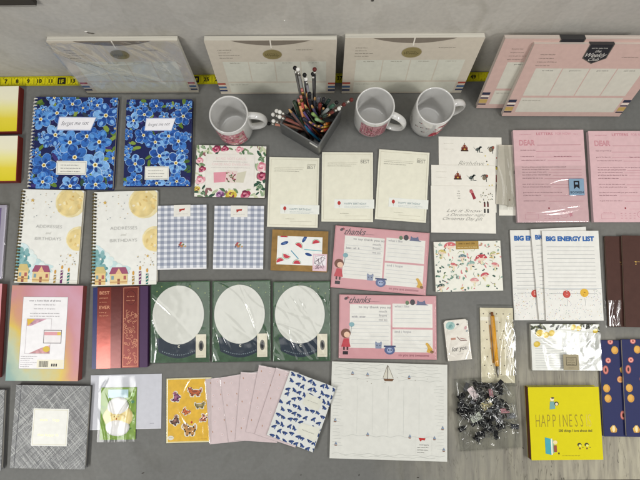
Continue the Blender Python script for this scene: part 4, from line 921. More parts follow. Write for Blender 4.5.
for k in range(4): l.scrib(74.5+(k == 0)*2, 84+k*2.6, 85-(k == 3)*3, .75, '#5c5b56', 3, rag=1)
l.build('corner_label', s.root)

# ------------------------------------------------------------------ gift tag pack
s = Sheet('gift_tag', 'small white gift tag pack reading for you in handwriting', 'gift tag', [(442.5, 320.5), (467, 319), (472.5, 359.5), (449, 361)], .006)
def tagshape(b, z0, z1, m, ins=0):
    w_, h_ = b.w/2-ins, b.h/2-ins; k = .005
    p = [(w_-k, h_), (-w_+k, h_), (-w_, h_-k), (-w_, -h_), (w_, -h_), (w_, h_-k)]; n = 6
    b.add([(x, y, z) for z in (z0, z1) for x, y in p], [(i, (i+1) % n, n+(i+1) % n, n+i) for i in range(n)]+[tuple(range(n, 2*n))], m)
b = s.mb(); tagshape(b, 0, s.t-.0005, edges_mat('#c9c3b6'), .0003); b.build('tag_stack', s.root)
f = s.mb(); tagshape(f, s.t-.0005, s.t, mat('#dcd6cc')); 
f.ell(26, 14, 20, 17, '#8fb3ae', 1, 0, 20, wob=.08); f.ell(28, 16, 9, 8, '#6f9a98', 2, n=16); f.ell(57, 12, 6, 4.2, '#2a2a2c', 2, n=14); f.ell(88, 22, 8, 5, '#c08f92', 2, 60, 12); f.ell(92, 30, 5, 3, '#7d8b94', 3, 20)
f.rect(22, 44, 42, 49, '#b07a62', 2); f.line([(48, 42), (62, 52), (88, 53)], 3, '#6d4038', 2); f.line([(60, 46), (84, 50)], 2, '#a04c48', 3)
f.text('for you', 54, 76, 27, '#3d3c3e', 3, align='c', shear=.3, sx=.82, rot=4); f.scrib(40, 85, 70, 2, '#77757a', 3); f.build('front_tag', s.root)
s.film(mx=2, my=2, creases=8, amp=.0008, fac=.09, seed=71, nx=30, ny=40)

# ------------------------------------------------------------------ pencil in a clear bag
s = Sheet('pencil_pack', 'clear bag holding a dotted cream card and one yellow mechanical pencil', 'pencil pack', [(479.5, 306), (514, 306), (516, 385), (480, 385)], .003)
f = s.mb(); f.w = s.w*.94; f.h = s.h*.95; f.slab(.0006, s.t, mat('#d3cbb0', .6), 0, .0005)
for k in range(9):
    for q in range(5): f.ell(10+q*20+(k % 2)*9, 8+k*11.5, 2, 2, '#5d5446', 1, n=8)
f.rect(0, 12, 55, 17, '#e0dccb', 1.5); f.build('dotted_card', s.root)
p = s.mb(); a = s.M.inverted() @ W(492, 312, .008); c_ = s.M.inverted() @ W(498.2, 378, .008); a.z = c_.z = .0075
at = lambda t: a.lerp(c_, t)
p.tube([at(.06), at(.82)], .0044, mat('#d99a1e', .35), 12); p.tube([at(0), at(.06)], .0028, mat('#7a4a22', .4), 12); p.tube([at(.82), at(.93), at(1)], .003, mat('#6d6a64', .3, .7), 12, rf=[.0033, .0022, .0005]); p.tube([at(.05)+Vector((.0035, 0, .001)), at(.3)+Vector((.0035, 0, .001))], .0009, mat('#b08a3a', .3, .7), 6)
q_ = [at(.2)+Vector((-.0062, 0, -.0035)), at(.78)+Vector((-.0062, 0, -.0035))]; p.tube(q_, .0016, mat('#b07c22', .4), 8)
p.build('mechanical_pencil', s.root)
s.t = .003
s.film(mx=2.5, my=3, creases=9, amp=.0018, wid=.003, ang=(75, 105), lift=.0018, puff=.0088, fac=.06, rough=.12, seed=82, nx=60, ny=100, name='clear_bag')
s.film(mx=0, my=-3, creases=18, amp=.0016, wid=.005, ang=(60, 120), lift=.0132, puff=0, fac=.30, rough=.22, seed=84, u=(66, 94), v=(15, 88), nx=40, ny=70, name='glossy_fold', drop=False)

# ------------------------------------------------------------------ happiness book
s = Sheet('happiness_book', 'bright yellow square book titled HAPPINESS IS', 'book', [(528, 387.5), (598, 386.5), (604, 460.5), (531.5, 459.5)], .017)
b = s.mb(); b.slab(.0012, s.t-.0012, edges_mat('#cdc6a8'), .0018, 0); b.build('page_block', s.root)
b = s.mb(); b.slab(0, .0012, mat('#b6ae1c'), 0, .0005); b.build('back_cover', s.root)
b = s.mb(); b.box(-s.w/2, -s.h/2, .0012, -s.w/2+.0016, s.h/2, s.t-.0012, mat('#5b3524', .5)); b.build('spine', s.root)
f = s.mb(); f.slab(s.t-.0012, s.t, mat('#c9be12', .62, var=.015, spec=.12), 0, .0008); DK = '#3d3a22'
for k, ch in enumerate('HAPPINESS'): f.text(ch, 11.5+k*7.7, 55, 25, '#8f7f1e', 2, sx=.42, bold=-.012, align='c')
f.text('IS', 83, 55, 25, mat('#c9b64a'), 2, sx=.48, bold=-.012, align='c')  # paler ink: glare fading these two letters is put into their colour
f.text('500 things I love about dad', 40, 61.8, 4.9, DK, 2, bold=.01, sx=.88)
f.scrib(43, 94.5, 68, 1.1, '#7a7220', 2)
f.ell(33, 17, 2.8, 2.6, '#dfcfae', 3); f.ell(34, 15, 2.2, 1.2, '#4d4a3a', 4); f.poly([(30, 20), (36, 20), (37, 30), (29, 31)], '#6f9c98', 3); f.ell(39, 23, 3, 3, '#2a2824', 4, n=14); f.ell(39, 23.6, 2, 2, '#dcc9a6', 5)
f.poly([(20, 69), (28, 71), (28, 93), (20, 91)], '#3f97a2', 3); f.poly([(28, 71), (30, 70.5), (30, 92.5), (28, 93)], '#dcdacb', 4); f.poly([(30, 72), (33, 74), (33, 90), (30, 91)], '#8fae8c', 3)
f.ell(34, 76, 3, 2.8, '#dccb9c', 5); f.poly([(31.5, 80), (36, 80), (36, 89), (31.5, 89)], '#8a4c3a', 5); f.ell(38.5, 91, 1.1, 1.4, DK, 5)
for u in (68, 78): f.ell(u, 79.5, 3, 2.6, DK, 3, n=14); f.ell(u+.6, 80.5, 2, 1.7, '#d6d26a', 4, n=12); f.rect(u-.8, 83.5, u+1.2, 85.5, '#6d3a30', 3); f.ell(u+4.5, 83, .8, .6, DK, 3)
f.build('front_cover', s.root)

# ------------------------------------------------------------------ sticker sheet, pink cards, blue leaf card
s = Sheet('sticker_sheet', 'mustard yellow sheet of cartoon dog and cat stickers in a clear sleeve', 'sticker sheet', [(167, 378), (209, 378), (214, 442.5), (165.8, 442.5)], .0012)
f = s.sheet(mat('#d8cfa6'), .0012); f.rect(3, 2, 97, 98, mat('#d9ae34', .5, var=.08)); rg = random.Random(33)
def sticker(u, v, k, c1, c2, rot=0, flip=1, long=1.0):
    """a little four-legged cartoon animal on its white die-cut outline"""
    cr, sr = math.cos(R(rot)), math.sin(R(rot)); q = f.w/f.h
    def at(x, y): x *= flip; return u+k*(x*cr-y*sr), v+k*(x*sr+y*cr)*q
    def el(x, y, a, b_, c, L): p = at(x, y); f.ell(p[0], p[1], k*a, k*b_, c, L, -rot, 16)
    parts = [(0, 0, 1.0*long, .55, c1, 5), (1.0*long, -.6, .55, .5, c1, 5.2), (-1.1*long, -.5, .18, .5, c1, 5)]+[(x*long, .75, .17, .42, c1, 4.9) for x in (-.7, -.35, .4, .75)]
    for x, y, a, b_, c, L in parts: el(x, y, a+.28, b_+.28, '#ddd8cc', 3)
    for x, y, a, b_, c, L in parts: el(x, y, a, b_, c, L)
    el(.75*long, -1.05, .2, .3, c2, 5.4); el(1.2*long, -1.05, .2, .3, c2, 5.4); el(.1, -.1, .5*long, .28, c2, 5.1); el(1.35*long, -.45, .25, .2, '#d8c4a4', 5.5)
    el(1.45*long, -.5, .09, .08, '#221a1c', 6); el(.9*long, -.7, .08, .08, '#221a1c', 6); el(1.15*long, -.7, .08, .08, '#221a1c', 6)
sticker(21, 30, 7.5, '#7d4468', '#a86a80', -65); sticker(64, 22, 8, '#b8603a', '#8a4a34', 0, -1, 1.5); sticker(74, 43, 6, '#857a4c', '#b3a070', 0, 1, 1.5)
sticker(43, 52, 6, '#c87038', '#a8503c', 45); sticker(82, 63, 6, '#a35a40', '#c98468', -70, -1); sticker(19, 66, 7.5, '#6b4a40', '#9f7466', -35); sticker(52, 80, 10.5, '#b8864c', '#8c6844', 0, -1)
f.ell(56, 69, 2, 2.4, '#b5302c', 6.5); f.ell(10, 92, 7, 5, '#d8d3c6', 4, n=8); f.scrib(6, 92, 15, 1.5, '#6b8060', 5); f.scrib(70, 95, 90, .9, '#8a6a20', 4)
f.build('sticker_face', s.root); s.film(mx=2.2, my=2, creases=7, amp=.0009, fac=.08, seed=91, nx=40, ny=60)
fan = [([(203, 378), (243, 377), (253, 441.5), (212, 442.5)], 'pink patterned card pack, first of the fan and next to the sticker sheet'),
       ([(219.3, 377.5), (258, 372), (268, 436), (229.5, 441.5)], 'pink patterned card pack, second from the sticker sheet in the fan'),
       ([(241, 372.5), (282, 374.5), (277, 443), (235, 440)], 'pink patterned card pack, middle of the fan'),
       ([(259, 365), (299, 373), (286, 439), (246, 432)], 'pink patterned card pack with the highest corner of the fan'),
       ([(277, 368.5), (317, 381), (295, 447), (254, 434)], 'pink patterned card pack, half covered by the blue leaf card')]
for i, (c, lab) in enumerate(fan):
    s = Sheet('patterned_card_pack', lab, 'card pack', c, .0020, .0020*i+.0002, 'pink patterned card packs')
    f = s.sheet(mat('#d3c2c3', .5), .0016); rg = random.Random(70+i)
    for k in range(26):
        u, v = (k % 5)*20+10+rg.uniform(-3, 3)+(k//5 % 2)*8, (k//5)*19+8+rg.uniform(-3, 3)
        if k % 2: f.ell(u, v, 3.6, 3.6, '#dccdd0', 1, 0, 8, wob=.15); f.ell(u, v, 1.4, 1.4, '#cfb0a8', 2)
        else: f.ell(u, v, 1.2, 2.4, '#b48a70', 1, 15, 8)
    f.build('top_card', s.root); g = s.mb(); g.slab(0, .0004, mat('#c3adb3'), .0004); g.build('bottom_card', s.root)
    s.film(mx=1.2, my=1.2, creases=7, amp=.0007, wid=.0016, ang=(78, 96), lift=.0003, fac=.13, seed=100+i, nx=40, ny=50, rnd=.00015, drop=False)
s = Sheet('leaf_card_pack', 'white card pack scattered with navy blue leaves and two small labels', 'card pack', [(290.5, 371), (336.5, 387.5), (312.5, 452), (266.5, 435)], .003, .0105)
f = s.sheet(mat('#d8d9d6', .5), .0028); rg = random.Random(77)
for j in range(10):
    for i in range(8):
        u, v = 6+i*13+rg.uniform(-3, 3)+(j % 2)*5, 4+j*10.3+rg.uniform(-2, 2); a = rg.uniform(-60, 60)
        f.ell(u, v, 6, 2.3, '#2b4276', 1, a, 10); f.ell(u+2.5, v+1.4, 3.6, 1.5, '#36518a', 1.4, a+65, 8); f.ell(u-2, v+1.5, 2.6, 1.2, '#223560', 1.2, a-60, 8)
f.build('top_card', s.root); g = s.mb(); g.slab(0, .0002, mat('#c9c9c6'), .0003); g.build('bottom_card', s.root)
l = s.mb(s.t); l.poly([(48, 22), (84, 24), (82, 42), (46, 40)], '#d6d5c9', 4); l.scrib(54, 32, 77, 1.2, '#8c8a80', 5); l.poly([(57, 66), (98, 64), (97, 86), (55, 82)], '#d9d8cd', 4); l.scrib(64, 75, 90, 1.6, '#6f6d66', 5); l.build('paper_labels', s.root)
s.film(mx=1.6, my=1.6, creases=10, amp=.0009, wid=.002, ang=(0, 180), lift=.0004, fac=.09, seed=110, nx=50, ny=60, drop=False)

# ------------------------------------------------------------------ white envelope and the chick pack on it
s = Sheet('envelope', 'plain pale white envelope lying under the green chick card', 'envelope', [(90.5, 375), (161.5, 374), (161.5, 429), (89.8, 429.5)], .0014)
f = s.sheet(mat('#b9bac1', .55), .0008); f.scrib(84, 91, 90, 1.1, '#7c7a86', 1); f.rect(0, 99.3, 100, 100, '#d8d8de', 1); f.build('front', s.root); g = s.mb(); g.slab(0, .0006, mat('#b9b9c2'), .0003); g.build('back', s.root)
s = Sheet('craft_kit', 'green card holding a padded yellow chick between two white eggshell halves', 'craft kit', [(101, 387), (135.8, 388), (136, 439.5), (99.8, 440)], .0016, .0016)
f = s.sheet(mat('#6f8f30', .5, var=.14), .0016); f.rect(20, 4, 77, 20, '#a9c2cb', 1); f.scrib(30, 13, 68, 2, '#7d9aa6', 2)
for k in range(26): f.ell(rnd(0, 100), rnd(25, 100), rnd(2, 6), rnd(1, 2.4), random.choice(['#55782a', '#86a444', '#466e28', '#96b058']), 1+k*.02, rnd(0, 180), 9)
f.ell(90, 14, 5.5, 6, '#a9c98a', 2, n=12); f.ell(90, 28, 5, 4.4, '#4d7f5e', 2, n=12); f.ell(88, 55, 6, 5, '#c9d6a8', 2, 30); f.build('backing_card', s.root)
g = MB()
def pad(cx, cy, ax, ay, z0, hh, m, n=22, wob=.03):
    rings = []
    for j in range(5):
        q = j/4; rr = math.cos(q*math.pi/2)**.6 if q < 1 else .02; rings.append((rr, z0+hh*math.sin(q*math.pi/2)))
    wb = [1+rnd(-wob, wob) for _ in range(n)]
    vs = [(cx+ax*rr*wb[k]*math.cos(2*math.pi*k/n), cy+ay*rr*wb[k]*math.sin(2*math.pi*k/n), z) for rr, z in rings for k in range(n)]
    g.add(vs, [(j*n+k, j*n+(k+1) % n, (j+1)*n+(k+1) % n, (j+1)*n+k) for j in range(4) for k in range(n)], m, True)
gw, gh = s.w, s.h; felt = mat('#d9d7d6', .9, bump=.5); 
pad(.0, -gh*.06, gw*.42, gh*.24, s.t, .006, mat('#dcc88c', .9, bump=.3)); g.build('chick_body', s.root)
g = MB(); pad(.0, gh*.14, gw*.30, gh*.18, s.t+.001, .007, felt, wob=.01); g.build('eggshell_top', s.root)
g = MB(); pad(.0, -gh*.255, gw*.34, gh*.175, s.t+.001, .007, felt, wob=.01); g.build('eggshell_bottom', s.root)
g = MB(); pad(.0, -gh*.055, gw*.24, gh*.06, s.t+.006, .0022, mat('#e0cc90', .9, bump=.3), wob=.05); g.build('chick_face', s.root)
g = MB(); g.ball((0, -gh*.085, s.t+.0085), .0016, mat('#b9642a', .7)); g.build('beak', s.root)
for q in (-1, 1): g = MB(); g.ball((q*.0045, -gh*.04, s.t+.0085), .0009, mat('#33251a')); g.build('eye', s.root)
s.film(mx=1.5, my=1.5, creases=6, amp=.0010, wid=.0022, ang=(60, 130), lift=.009, fac=.02, seed=121, v=(-23, 100), nx=50, ny=80, name='clear_bag', drop=False)

# ------------------------------------------------------------------ mugs
def mug(rx, ry, ang, label, art):
    hh = .094; c = W(rx, ry, hh); rr = .0405; M = Matrix.Translation((c.x, c.y, 0)) @ Matrix.Rotation(R(ang), 4, 'Z')
    root = empty('mug', label, 'mug', M, 'white mugs')
    m = mat('#cbcac7', .08, var=.01, coat=1, spec=.5); b = MB()
    prof = [(.0, .0012), (.030, .0012), (.033, .0), (.0365, .001), (.0388, .006), (rr-.0006, .02), (rr, .05), (rr, hh-.003), (rr-.0006, hh-.0008), (rr-.0018, hh), (rr-.0032, hh-.001), (rr-.0038, hh-.004), (rr-.0042, .05), (rr-.0046, .014), (rr-.008, .0075), (rr-.014, .0062), (.0001, .0058)]
    b.lathe(prof, m, 72); b.build('body', root)
    b = MB(); pts = []
    for k in range(19):
        a = R(-92+184*k/18); pts.append((rr-.003+.033*math.cos(a)**.8 if math.cos(a) > 0 else rr-.003, 0, .048+.033*math.sin(a)))
    n = 12; vs = []
    for i, p in enumerate(pts):
        d = (Vector(pts[min(i+1, 18)])-Vector(pts[max(i-1, 0)])).normalized(); nrm = Vector((0, 1, 0)).cross(d)
        for k in range(n): t = 2*math.pi*k/n; vs.append(Vector(p)+Vector((0, 1, 0))*.0080*math.cos(t)+nrm*.0050*math.sin(t))
    b.add(vs, [(i*n+k, i*n+(k+1) % n, (i+1)*n+(k+1) % n, (i+1)*n+k) for i in range(18) for k in range(n)], m, True); b.build('handle', root)
    a0 = R(-90-ang)  # toward the viewer's bottom side of the picture
    def fn(x, y, l):
        t = a0+x/rr; return ((rr+.0002+l)*math.cos(t), (rr+.0002+l)*math.sin(t), .048+y)
    f = MB(.085, .07, 0, fn); art(f); f.build('printed_design', root)
def floral_mug(f):
    rg = random.Random(2)
    for i in range(17):
        for j in range(12): 
            f.rect(12+i*4.4, 4+j*7.5, 16.5+i*4.4, 11.6+j*7.5, mat('#b5707c', .25, var=.12), 1)
    for k in range(90): f.ell(rg.uniform(14, 86), rg.uniform(6, 92), rg.uniform(3, 7), rg.uniform(1.5, 3), mat(rg.choice(['#9b3a4c', '#c98a94', '#d9b3b5', '#7b2f40', '#a9a08c', '#c4606c', '#dccfca']), .25), 2+k*.03, rg.uniform(0, 180), 10, wob=.15)
def flower_mug(f):
    rg = random.Random(3)
    for i in range(17):
        for j in range(12): f.rect(14+i*4.2, 4+j*7.5, 18.4+i*4.2, 11.6+j*7.5, mat('#b98a90', .25, var=.1), 1)
    for k in range(20): f.rect(16+k*3.5, rg.uniform(5, 30), 17.4+k*3.5, rg.uniform(60, 92), mat(rg.choice(['#8f3044', '#c98a94', '#a0485a']), .25), 2)
    for k in range(50): f.ell(rg.uniform(16, 84), rg.uniform(10, 90), rg.uniform(2, 4), rg.uniform(1, 2), mat(rg.choice(['#8f3044', '#d9c3c0', '#7b5058', '#6b6f60']), .25), 3+k*.03, rg.uniform(0, 180), 9)
def red_mug(f):
    rg = random.Random(5)
    for i in range(9): f.poly([(60+i*3-12, 92), (64+i*3-12, 92), (66+i*3, 8), (62+i*3, 8)], mat('#b5414f', .25), 1)
    for k in range(30): f.ell(rg.uniform(55, 84), rg.uniform(15, 88), 3, 1.4, mat(rg.choice(['#c97a80', '#8f2c38', '#ddc9c4']), .25), 2+k*.03, 70, 9)
    for u, v in ((12, 16), (20, 40), (6, 55), (28, 66), (34, 30)): f.ell(u, v, 3, 1.6, '#3b3a38', 1, rg.uniform(0, 90), 8); f.line([(u, v), (u+5, v-4)], .9, '#3b3a38', 1); f.ell(u+5, v-5, 1.4, 1.4, '#9a3a40', 2)
mug(228.4, 114.2, 3, 'white mug with pink floral print left of the pencil pot', floral_mug)
mug(375.5, 105.5, -22, 'white mug with dusty pink print, just right of the pencil pot', flower_mug)
mug(436, 105.5, 14, 'white mug with red print and black specks, furthest right', red_mug)

# ------------------------------------------------------------------ pencil pot
PH = .066
rim = [W(279.5, 123.5, PH), W(318.8, 147, PH), W(341.5, 111, PH), W(299.5, 94, PH)]
pc = sum(rim, Vector())/4; M = Matrix.Translation((pc.x, pc.y, 0)); pot = empty('pencil_pot', 'grey square metal desk pot packed with pencils and pens', 'pencil pot', M)
loc = [Vector((p.x-pc.x, p.y-pc.y, 0)) for p in rim]; inn = [v*.93 for v in loc]
steel = mat('#6d6e6e', .35, .6, var=.06)
for k in range(4):
    a, c_, ai, ci = loc[k], loc[(k+1) % 4], inn[k], inn[(k+1) % 4]
    if k == 0: a_, c2 = a, c_
    b = MB(); vs = [Vector((v.x, v.y, z)) for z in (0.0, PH) for v in (a, c_, ci, ai)]
    b.add(vs, [(0, 1, 5, 4), (2, 3, 7, 6), (4, 5, 6, 7), (3, 2, 1, 0)], steel); b.build('side_panel', pot)
b = MB(); b.add([Vector((v.x, v.y, .001)) for v in inn]+[Vector((v.x, v.y, .003)) for v in inn], [(3, 2, 1, 0), (4, 5, 6, 7)], steel); b.build('base_panel', pot)
b = MB(); e0, e1 = loc[1].lerp(loc[2], .02), loc[0].lerp(loc[1], .72); f0 = loc[1]
d = (loc[0]-loc[1]).normalized(); nn = Vector((d.y, -d.x, 0)); 
if nn.dot(loc[1]) < 0: nn = -nn
p0, p1 = loc[1]+d*.003, loc[1]+d*.022
b.add([p0+nn*.0004+Vector((0, 0, PH-.010)), p1+nn*.0004+Vector((0, 0, PH-.010)), p1+nn*.0004+Vector((0, 0, PH-.001)), p0+nn*.0004+Vector((0, 0, PH-.001)), p0+nn*.001+Vector((0, 0, PH-.010)), p1+nn*.001+Vector((0, 0, PH-.010)), p1+nn*.001+Vector((0, 0, PH-.001)), p0+nn*.001+Vector((0, 0, PH-.001))], [(4, 5, 6, 7), (7, 6, 5, 4)][:1]+[(0, 1, 5, 4), (2, 3, 7, 6), (1, 2, 6, 5), (3, 0, 4, 7)], mat('#cfcfcb')); b.build('price_label', pot)

def inside(u, v, z=.006):   # point inside the pot, u and v 0..1 across its two directions
    p = inn[0].lerp(inn[1], u).lerp(inn[3].lerp(inn[2], u), v); return Vector((p.x+pc.x, p.y+pc.y, z))
def pencil(px, py, L, u, v, colr, top, label, r=.0029):
    """foot inside the pot, far end seen at pixel px,py; length L"""
    B = inside(u, v); lo, hi = .02, .185; best = None
    for k in range(330):
        z = .0255+k*.0005; T = W(px, py, z); e = abs((T-B).length-L)
        if best is None or e < best[0]: best = (e, T)
    T = best[1]; d = (T-B); ln = d.length; q = d.normalized().to_track_quat('Z', 'Y')
    M = Matrix.Translation(B) @ q.to_matrix().to_4x4()
    cat = 'pen' if top == 'pen' else 'pencil'
    root = empty(cat, label, cat, M, 'pens and pencils in the pot')
    b = MB(); m = mat(colr, .35, var=.05); n = 6
    b.tube([(0, 0, 0), (0, 0, ln-.014)], r, m, 7 if top != 'pen' else 12); b.build('shaft', root)
    if top in ('white', 'black', 'red'):
        c = MB(); c.tube([(0, 0, ln-.014), (0, 0, ln-.006)], r*.95, mat('#b7b5ae', .3, .8), 12); c.build('ferrule', root)
        c = MB(); c.ball((0, 0, ln), .0043, mat({'white': '#dedcd6', 'black': '#161617', 'red': '#5f2824'}[top], .4), 14); c.build('topper_ball', root)
    elif top == 'tip':
        c = MB(); c.tube([(0, 0, ln-.014), (0, 0, ln-.003)], r, mat('#c79c68', .6), 12, rf=[r, r*.35]); c.build('sharpened_wood', root)
        c = MB(); c.tube([(0, 0, ln-.003), (0, 0, ln)], r, m, 8, rf=[r*.35, r*.08]); c.build('lead', root)
    elif top == 'eraser':
        c = MB(); c.tube([(0, 0, ln-.014), (0, 0, ln-.004)], r*1.03, mat('#a58a52', .3, .8), 12); c.build('ferrule', root)
        c = MB(); c.tube([(0, 0, ln-.004), (0, 0, ln+.003)], r*.95, mat('#b3736a', .8), 12); c.build('eraser', root)
    else:
        c = MB(); c.tube([(0, 0, ln-.045), (0, 0, ln-.0005)], r*1.18, mat(colr, .25), 14); c.build('cap', root)
        c = MB(); c.tube([(r*1.5, 0, ln-.036), (r*1.5, 0, ln-.004)], .0008, mat('#a8a8a6', .25, .9), 6); c.build('clip', root)
PL = [(295, 68, .170, .55, .3, '#55534f', 'black', 'dark pencil with black ball, left of the tallest pair'), (298, 69.4, .168, .6, .4, '#8f8e8b', 'white', 'grey pencil with white ball, right of the tallest pair'),
      (304.6, 75, .160, .5, .5, '#2b2b2d', 'black', 'dark pencil with black ball in the middle of the pot'), (305.8, 79, .152, .65, .5, '#77767a', 'white', 'grey pencil with white ball in the middle of the pot'),
      (314.6, 69.4, .168, .5, .7, '#1f1f22', 'red', 'black pencil with dull red ball, tallest on the right'), (313, 74, .160, .6, .6, '#3f3d3c', 'black', 'dark pencil with black ball beside the dull red ball'),
      (273.2, 114.6, .125, .8, .6, '#b06a58', 'white', 'pencil leaning left with white ball, outermost of the left cluster'), (276.7, 111, .126, .8, .55, '#9a5a4c', 'white', 'pencil leaning left with white ball, highest of the left cluster'),
      (279.8, 112, .124, .75, .55, '#1d1d1f', 'white', 'black pencil leaning left with white ball'), (279.6, 116.8, .122, .85, .5, '#7a4a42', 'white', 'red brown pencil leaning left with white ball'),
      (273.5, 121, .122, .9, .5, '#a5705c', 'white', 'pencil leaning left with white ball, lowest of the left cluster'), (268.8, 123.5, .126, .9, .6, '#c98c7a', 'black', 'pencil leaning left with a black ball past the rim'),
      (339, 108.5, .125, .3, .25, '#7a3a34', 'white', 'pencil leaning right with a white ball'), (344, 104.5, .135, .3, .2, '#5a2a26', 'red', 'dark red pencil leaning right over the rim'), (351.5, 99.8, .150, .3, .3, '#6b5450', 'red', 'brown pencil reaching furthest right'),
      (296, 106.5, .105, .75, .35, '#8a5a8a', 'eraser', 'purple pencil with pink eraser near the middle'), (300.8, 106.5, .105, .8, .4, '#5a4a7a', 'eraser', 'violet pencil with eraser near the middle'), (304, 103.5, .112, .8, .5, '#4d6b3c', 'tip', 'green sharpened pencil near the middle'),
      (291, 112, .100, .85, .3, '#2f6f96', 'pen', 'blue marker standing in the left of the pot'), (292.8, 117, .09, .9, .3, '#2f7fa6', 'pen', 'teal marker beside the blue marker'), (307, 110, .10, .8, .62, '#1c1c20', 'pen', 'black pen in the middle of the pot'),
      (312.5, 113.5, .095, .8, .75, '#7f9a5a', 'pen', 'light green highlighter in the middle of the pot'), (316, 119, .088, .9, .8, '#8aa87a', 'pen', 'sage green pen beside the highlighter'), (321, 127.5, .078, .93, .85, '#c9a03c', 'tip', 'yellow coloured pencil near the front corner'),
      (323.5, 124.5, .08, .88, .9, '#c06a2c', 'tip', 'orange coloured pencil near the front corner'), (320.5, 131.5, .075, .96, .8, '#b5483a', 'tip', 'red coloured pencil near the front corner'), (317, 126, .08, .9, .78, '#2f4a8a', 'tip', 'dark blue coloured pencil near the front corner'),
      (318.6, 97.5, .135, .5, .85, '#55555c', 'pen', 'grey pen standing at the back right of the pot'), (323.8, 98.5, .13, .55, .9, '#26262a', 'pen', 'black pen standing at the back right of the pot'), (329, 100, .13, .5, .9, '#1f2f2a', 'pen', 'dark green pen at the right of the pot'),
      (333.5, 105, .125, .45, .8, '#3a5a4a', 'pen', 'green pen leaning to the right corner'), (336.5, 102.5, .13, .4, .7, '#2a2a2c', 'black', 'black pencil with black ball leaning right'), (328, 109, .11, .5, .7, '#8a8f8c', 'pen', 'silver pen leaning right'), (309.6, 93, .13, .4, .6, '#1c1c1f', 'pen', 'black marker behind the tall pencils'),
      (301, 97, .125, .5, .35, '#a84a42', 'eraser', 'red pencil with eraser at the back left'), (298.5, 100.5, .118, .55, .3, '#c98a5a', 'eraser', 'tan pencil with eraser at the back left'), (288, 108, .115, .7, .25, '#5b4440', 'tip', 'brown pencil at the left rim'), (325.5, 115, .10, .6, .8, '#2f3a34', 'pen', 'dark pen near the right wall of the pot'), (331, 114, .105, .5, .75, '#4a3a30', 'tip', 'dark brown pencil near the right wall of the pot')]
for k, (px, py, L_, u_, v_, c_, t_) in enumerate(((302, 90, .132, .55, .45, '#3b2f2c', 'eraser'), (306.5, 92, .13, .6, .5, '#8a3a2e', 'tip'), (309, 98, .118, .7, .6, '#24242a', 'pen'), (315, 96, .13, .5, .72, '#3a3a42', 'tip'), (320, 104, .115, .6, .8, '#6b2f2a', 'pen'), (299.5, 110, .098, .85, .4, '#9a5a2a', 'tip'),
        (294, 101, .12, .6, .2, '#2c3a2c', 'pen'), (311, 104, .108, .78, .65, '#44405c', 'tip'), (324, 107, .112, .55, .85, '#22282a', 'tip'), (303, 118, .085, .92, .5, '#30303a', 'pen'), (308, 121, .082, .92, .6, '#5a3a6a', 'tip'), (313, 125, .078, .94, .7, '#7a5a2a', 'tip'))):
    PL.append((px, py, L_, u_, v_, c_, t_, ('thin %s in the packed pot, %s' % ({'pen': 'dark pen', 'tip': 'sharpened pencil', 'eraser': 'eraser-ended pencil'}[t_], ('at the back between the tall ones', 'reddish, near the tall ones', 'slate and capped', 'grey near the back rim', 'maroon and capped', 'orange brown', 'green and capped', 'dusky purple', 'nearly black at the right', 'charcoal near the front wall', 'violet near the front wall', 'ochre near the front wall')[k]))))
for p in PL: pencil(*p)

# ------------------------------------------------------------------ bag of small black clips
s = Sheet('clip_bag', 'clear plastic bag stuffed with small black clips and paper tags', 'bag', [(451, 376), (517, 378), (520, 445), (462, 455)], .002)
b = s.mb(); b.slab(0, .0003, film_mat(.06, .12), .001); b.build('bag_back', s.root)
s.film(mx=0, my=0, creases=20, amp=.004, wid=.004, ang=(0, 180), lift=.004, puff=.018, fac=.03, rough=.10, seed=140, nx=110, ny=110, name='bag_front', drop=False, rnd=.0012)
rg = random.Random(55); Minv = s.M
def clip_thing(x, y, z, rz, tx, ty, sc, colr, label, silver=True):
    M = Matrix.Translation((x, y, z)) @ Matrix.Rotation(rz, 4, 'Z') @ Matrix.Rotation(tx, 4, 'X') @ Matrix.Rotation(ty, 4, 'Y') @ Matrix.Scale(sc, 4)
    root = empty('binder_clip', label, 'clip', M, 'small clips in the bag')
    b = MB(); L_, h_, q = .010, .006, .0006
    prof = [(-.0058, 0), (-.0058, q), (.0002, h_+.001), (.0012, h_+.001), (.0058, q), (.0058, 0), (.0050, 0), (.0006, h_), (-.0004, h_), (-.0050, 0)]
    n = len(prof); vs = [(xx, yy, zz) for xx in (-L_, L_) for yy, zz in prof]
    b.add(vs, [(k, (k+1) % n, n+(k+1) % n, n+k) for k in range(n)]+[tuple(range(n))[::-1], tuple(range(n, 2*n))], mat(colr, .3)); b.build('clip_body', root)
    for sg in (-1, 1):
        c = MB(); c.tube([(-.006, sg*.001, .007), (-.004, sg*.006, .013), (-.0025, sg*.010, .0175), (.0025, sg*.010, .0175), (.004, sg*.006, .013), (.006, sg*.001, .007)], .0006, mat('#a9aaa8', .25, .9), 6); c.build('wire_handle', root)
cc = [(484+rg.gauss(0, 17), 408+rg.gauss(0, 14)) for _ in range(66)]+[(486+rg.gauss(0, 7), 408+rg.gauss(0, 8)) for _ in range(34)]
for k, (px, py) in enumerate(cc):
    px = min(514, max(461, px)); py = min(438, max(384, py)); z = .003+rg.uniform(0, .010); p = W(px, py, z)
    colr = '#17171a' if k % 6 else rg.choice(['#b5848a', '#8a8c90', '#3a3c42'])
    clip_thing(p.x, p.y, z, rg.uniform(0, 6.28), rg.uniform(-.5, .5), rg.uniform(-.3, .3), rg.uniform(.7, .95), colr, 'small jumbled metal clip inside the clear plastic bag')
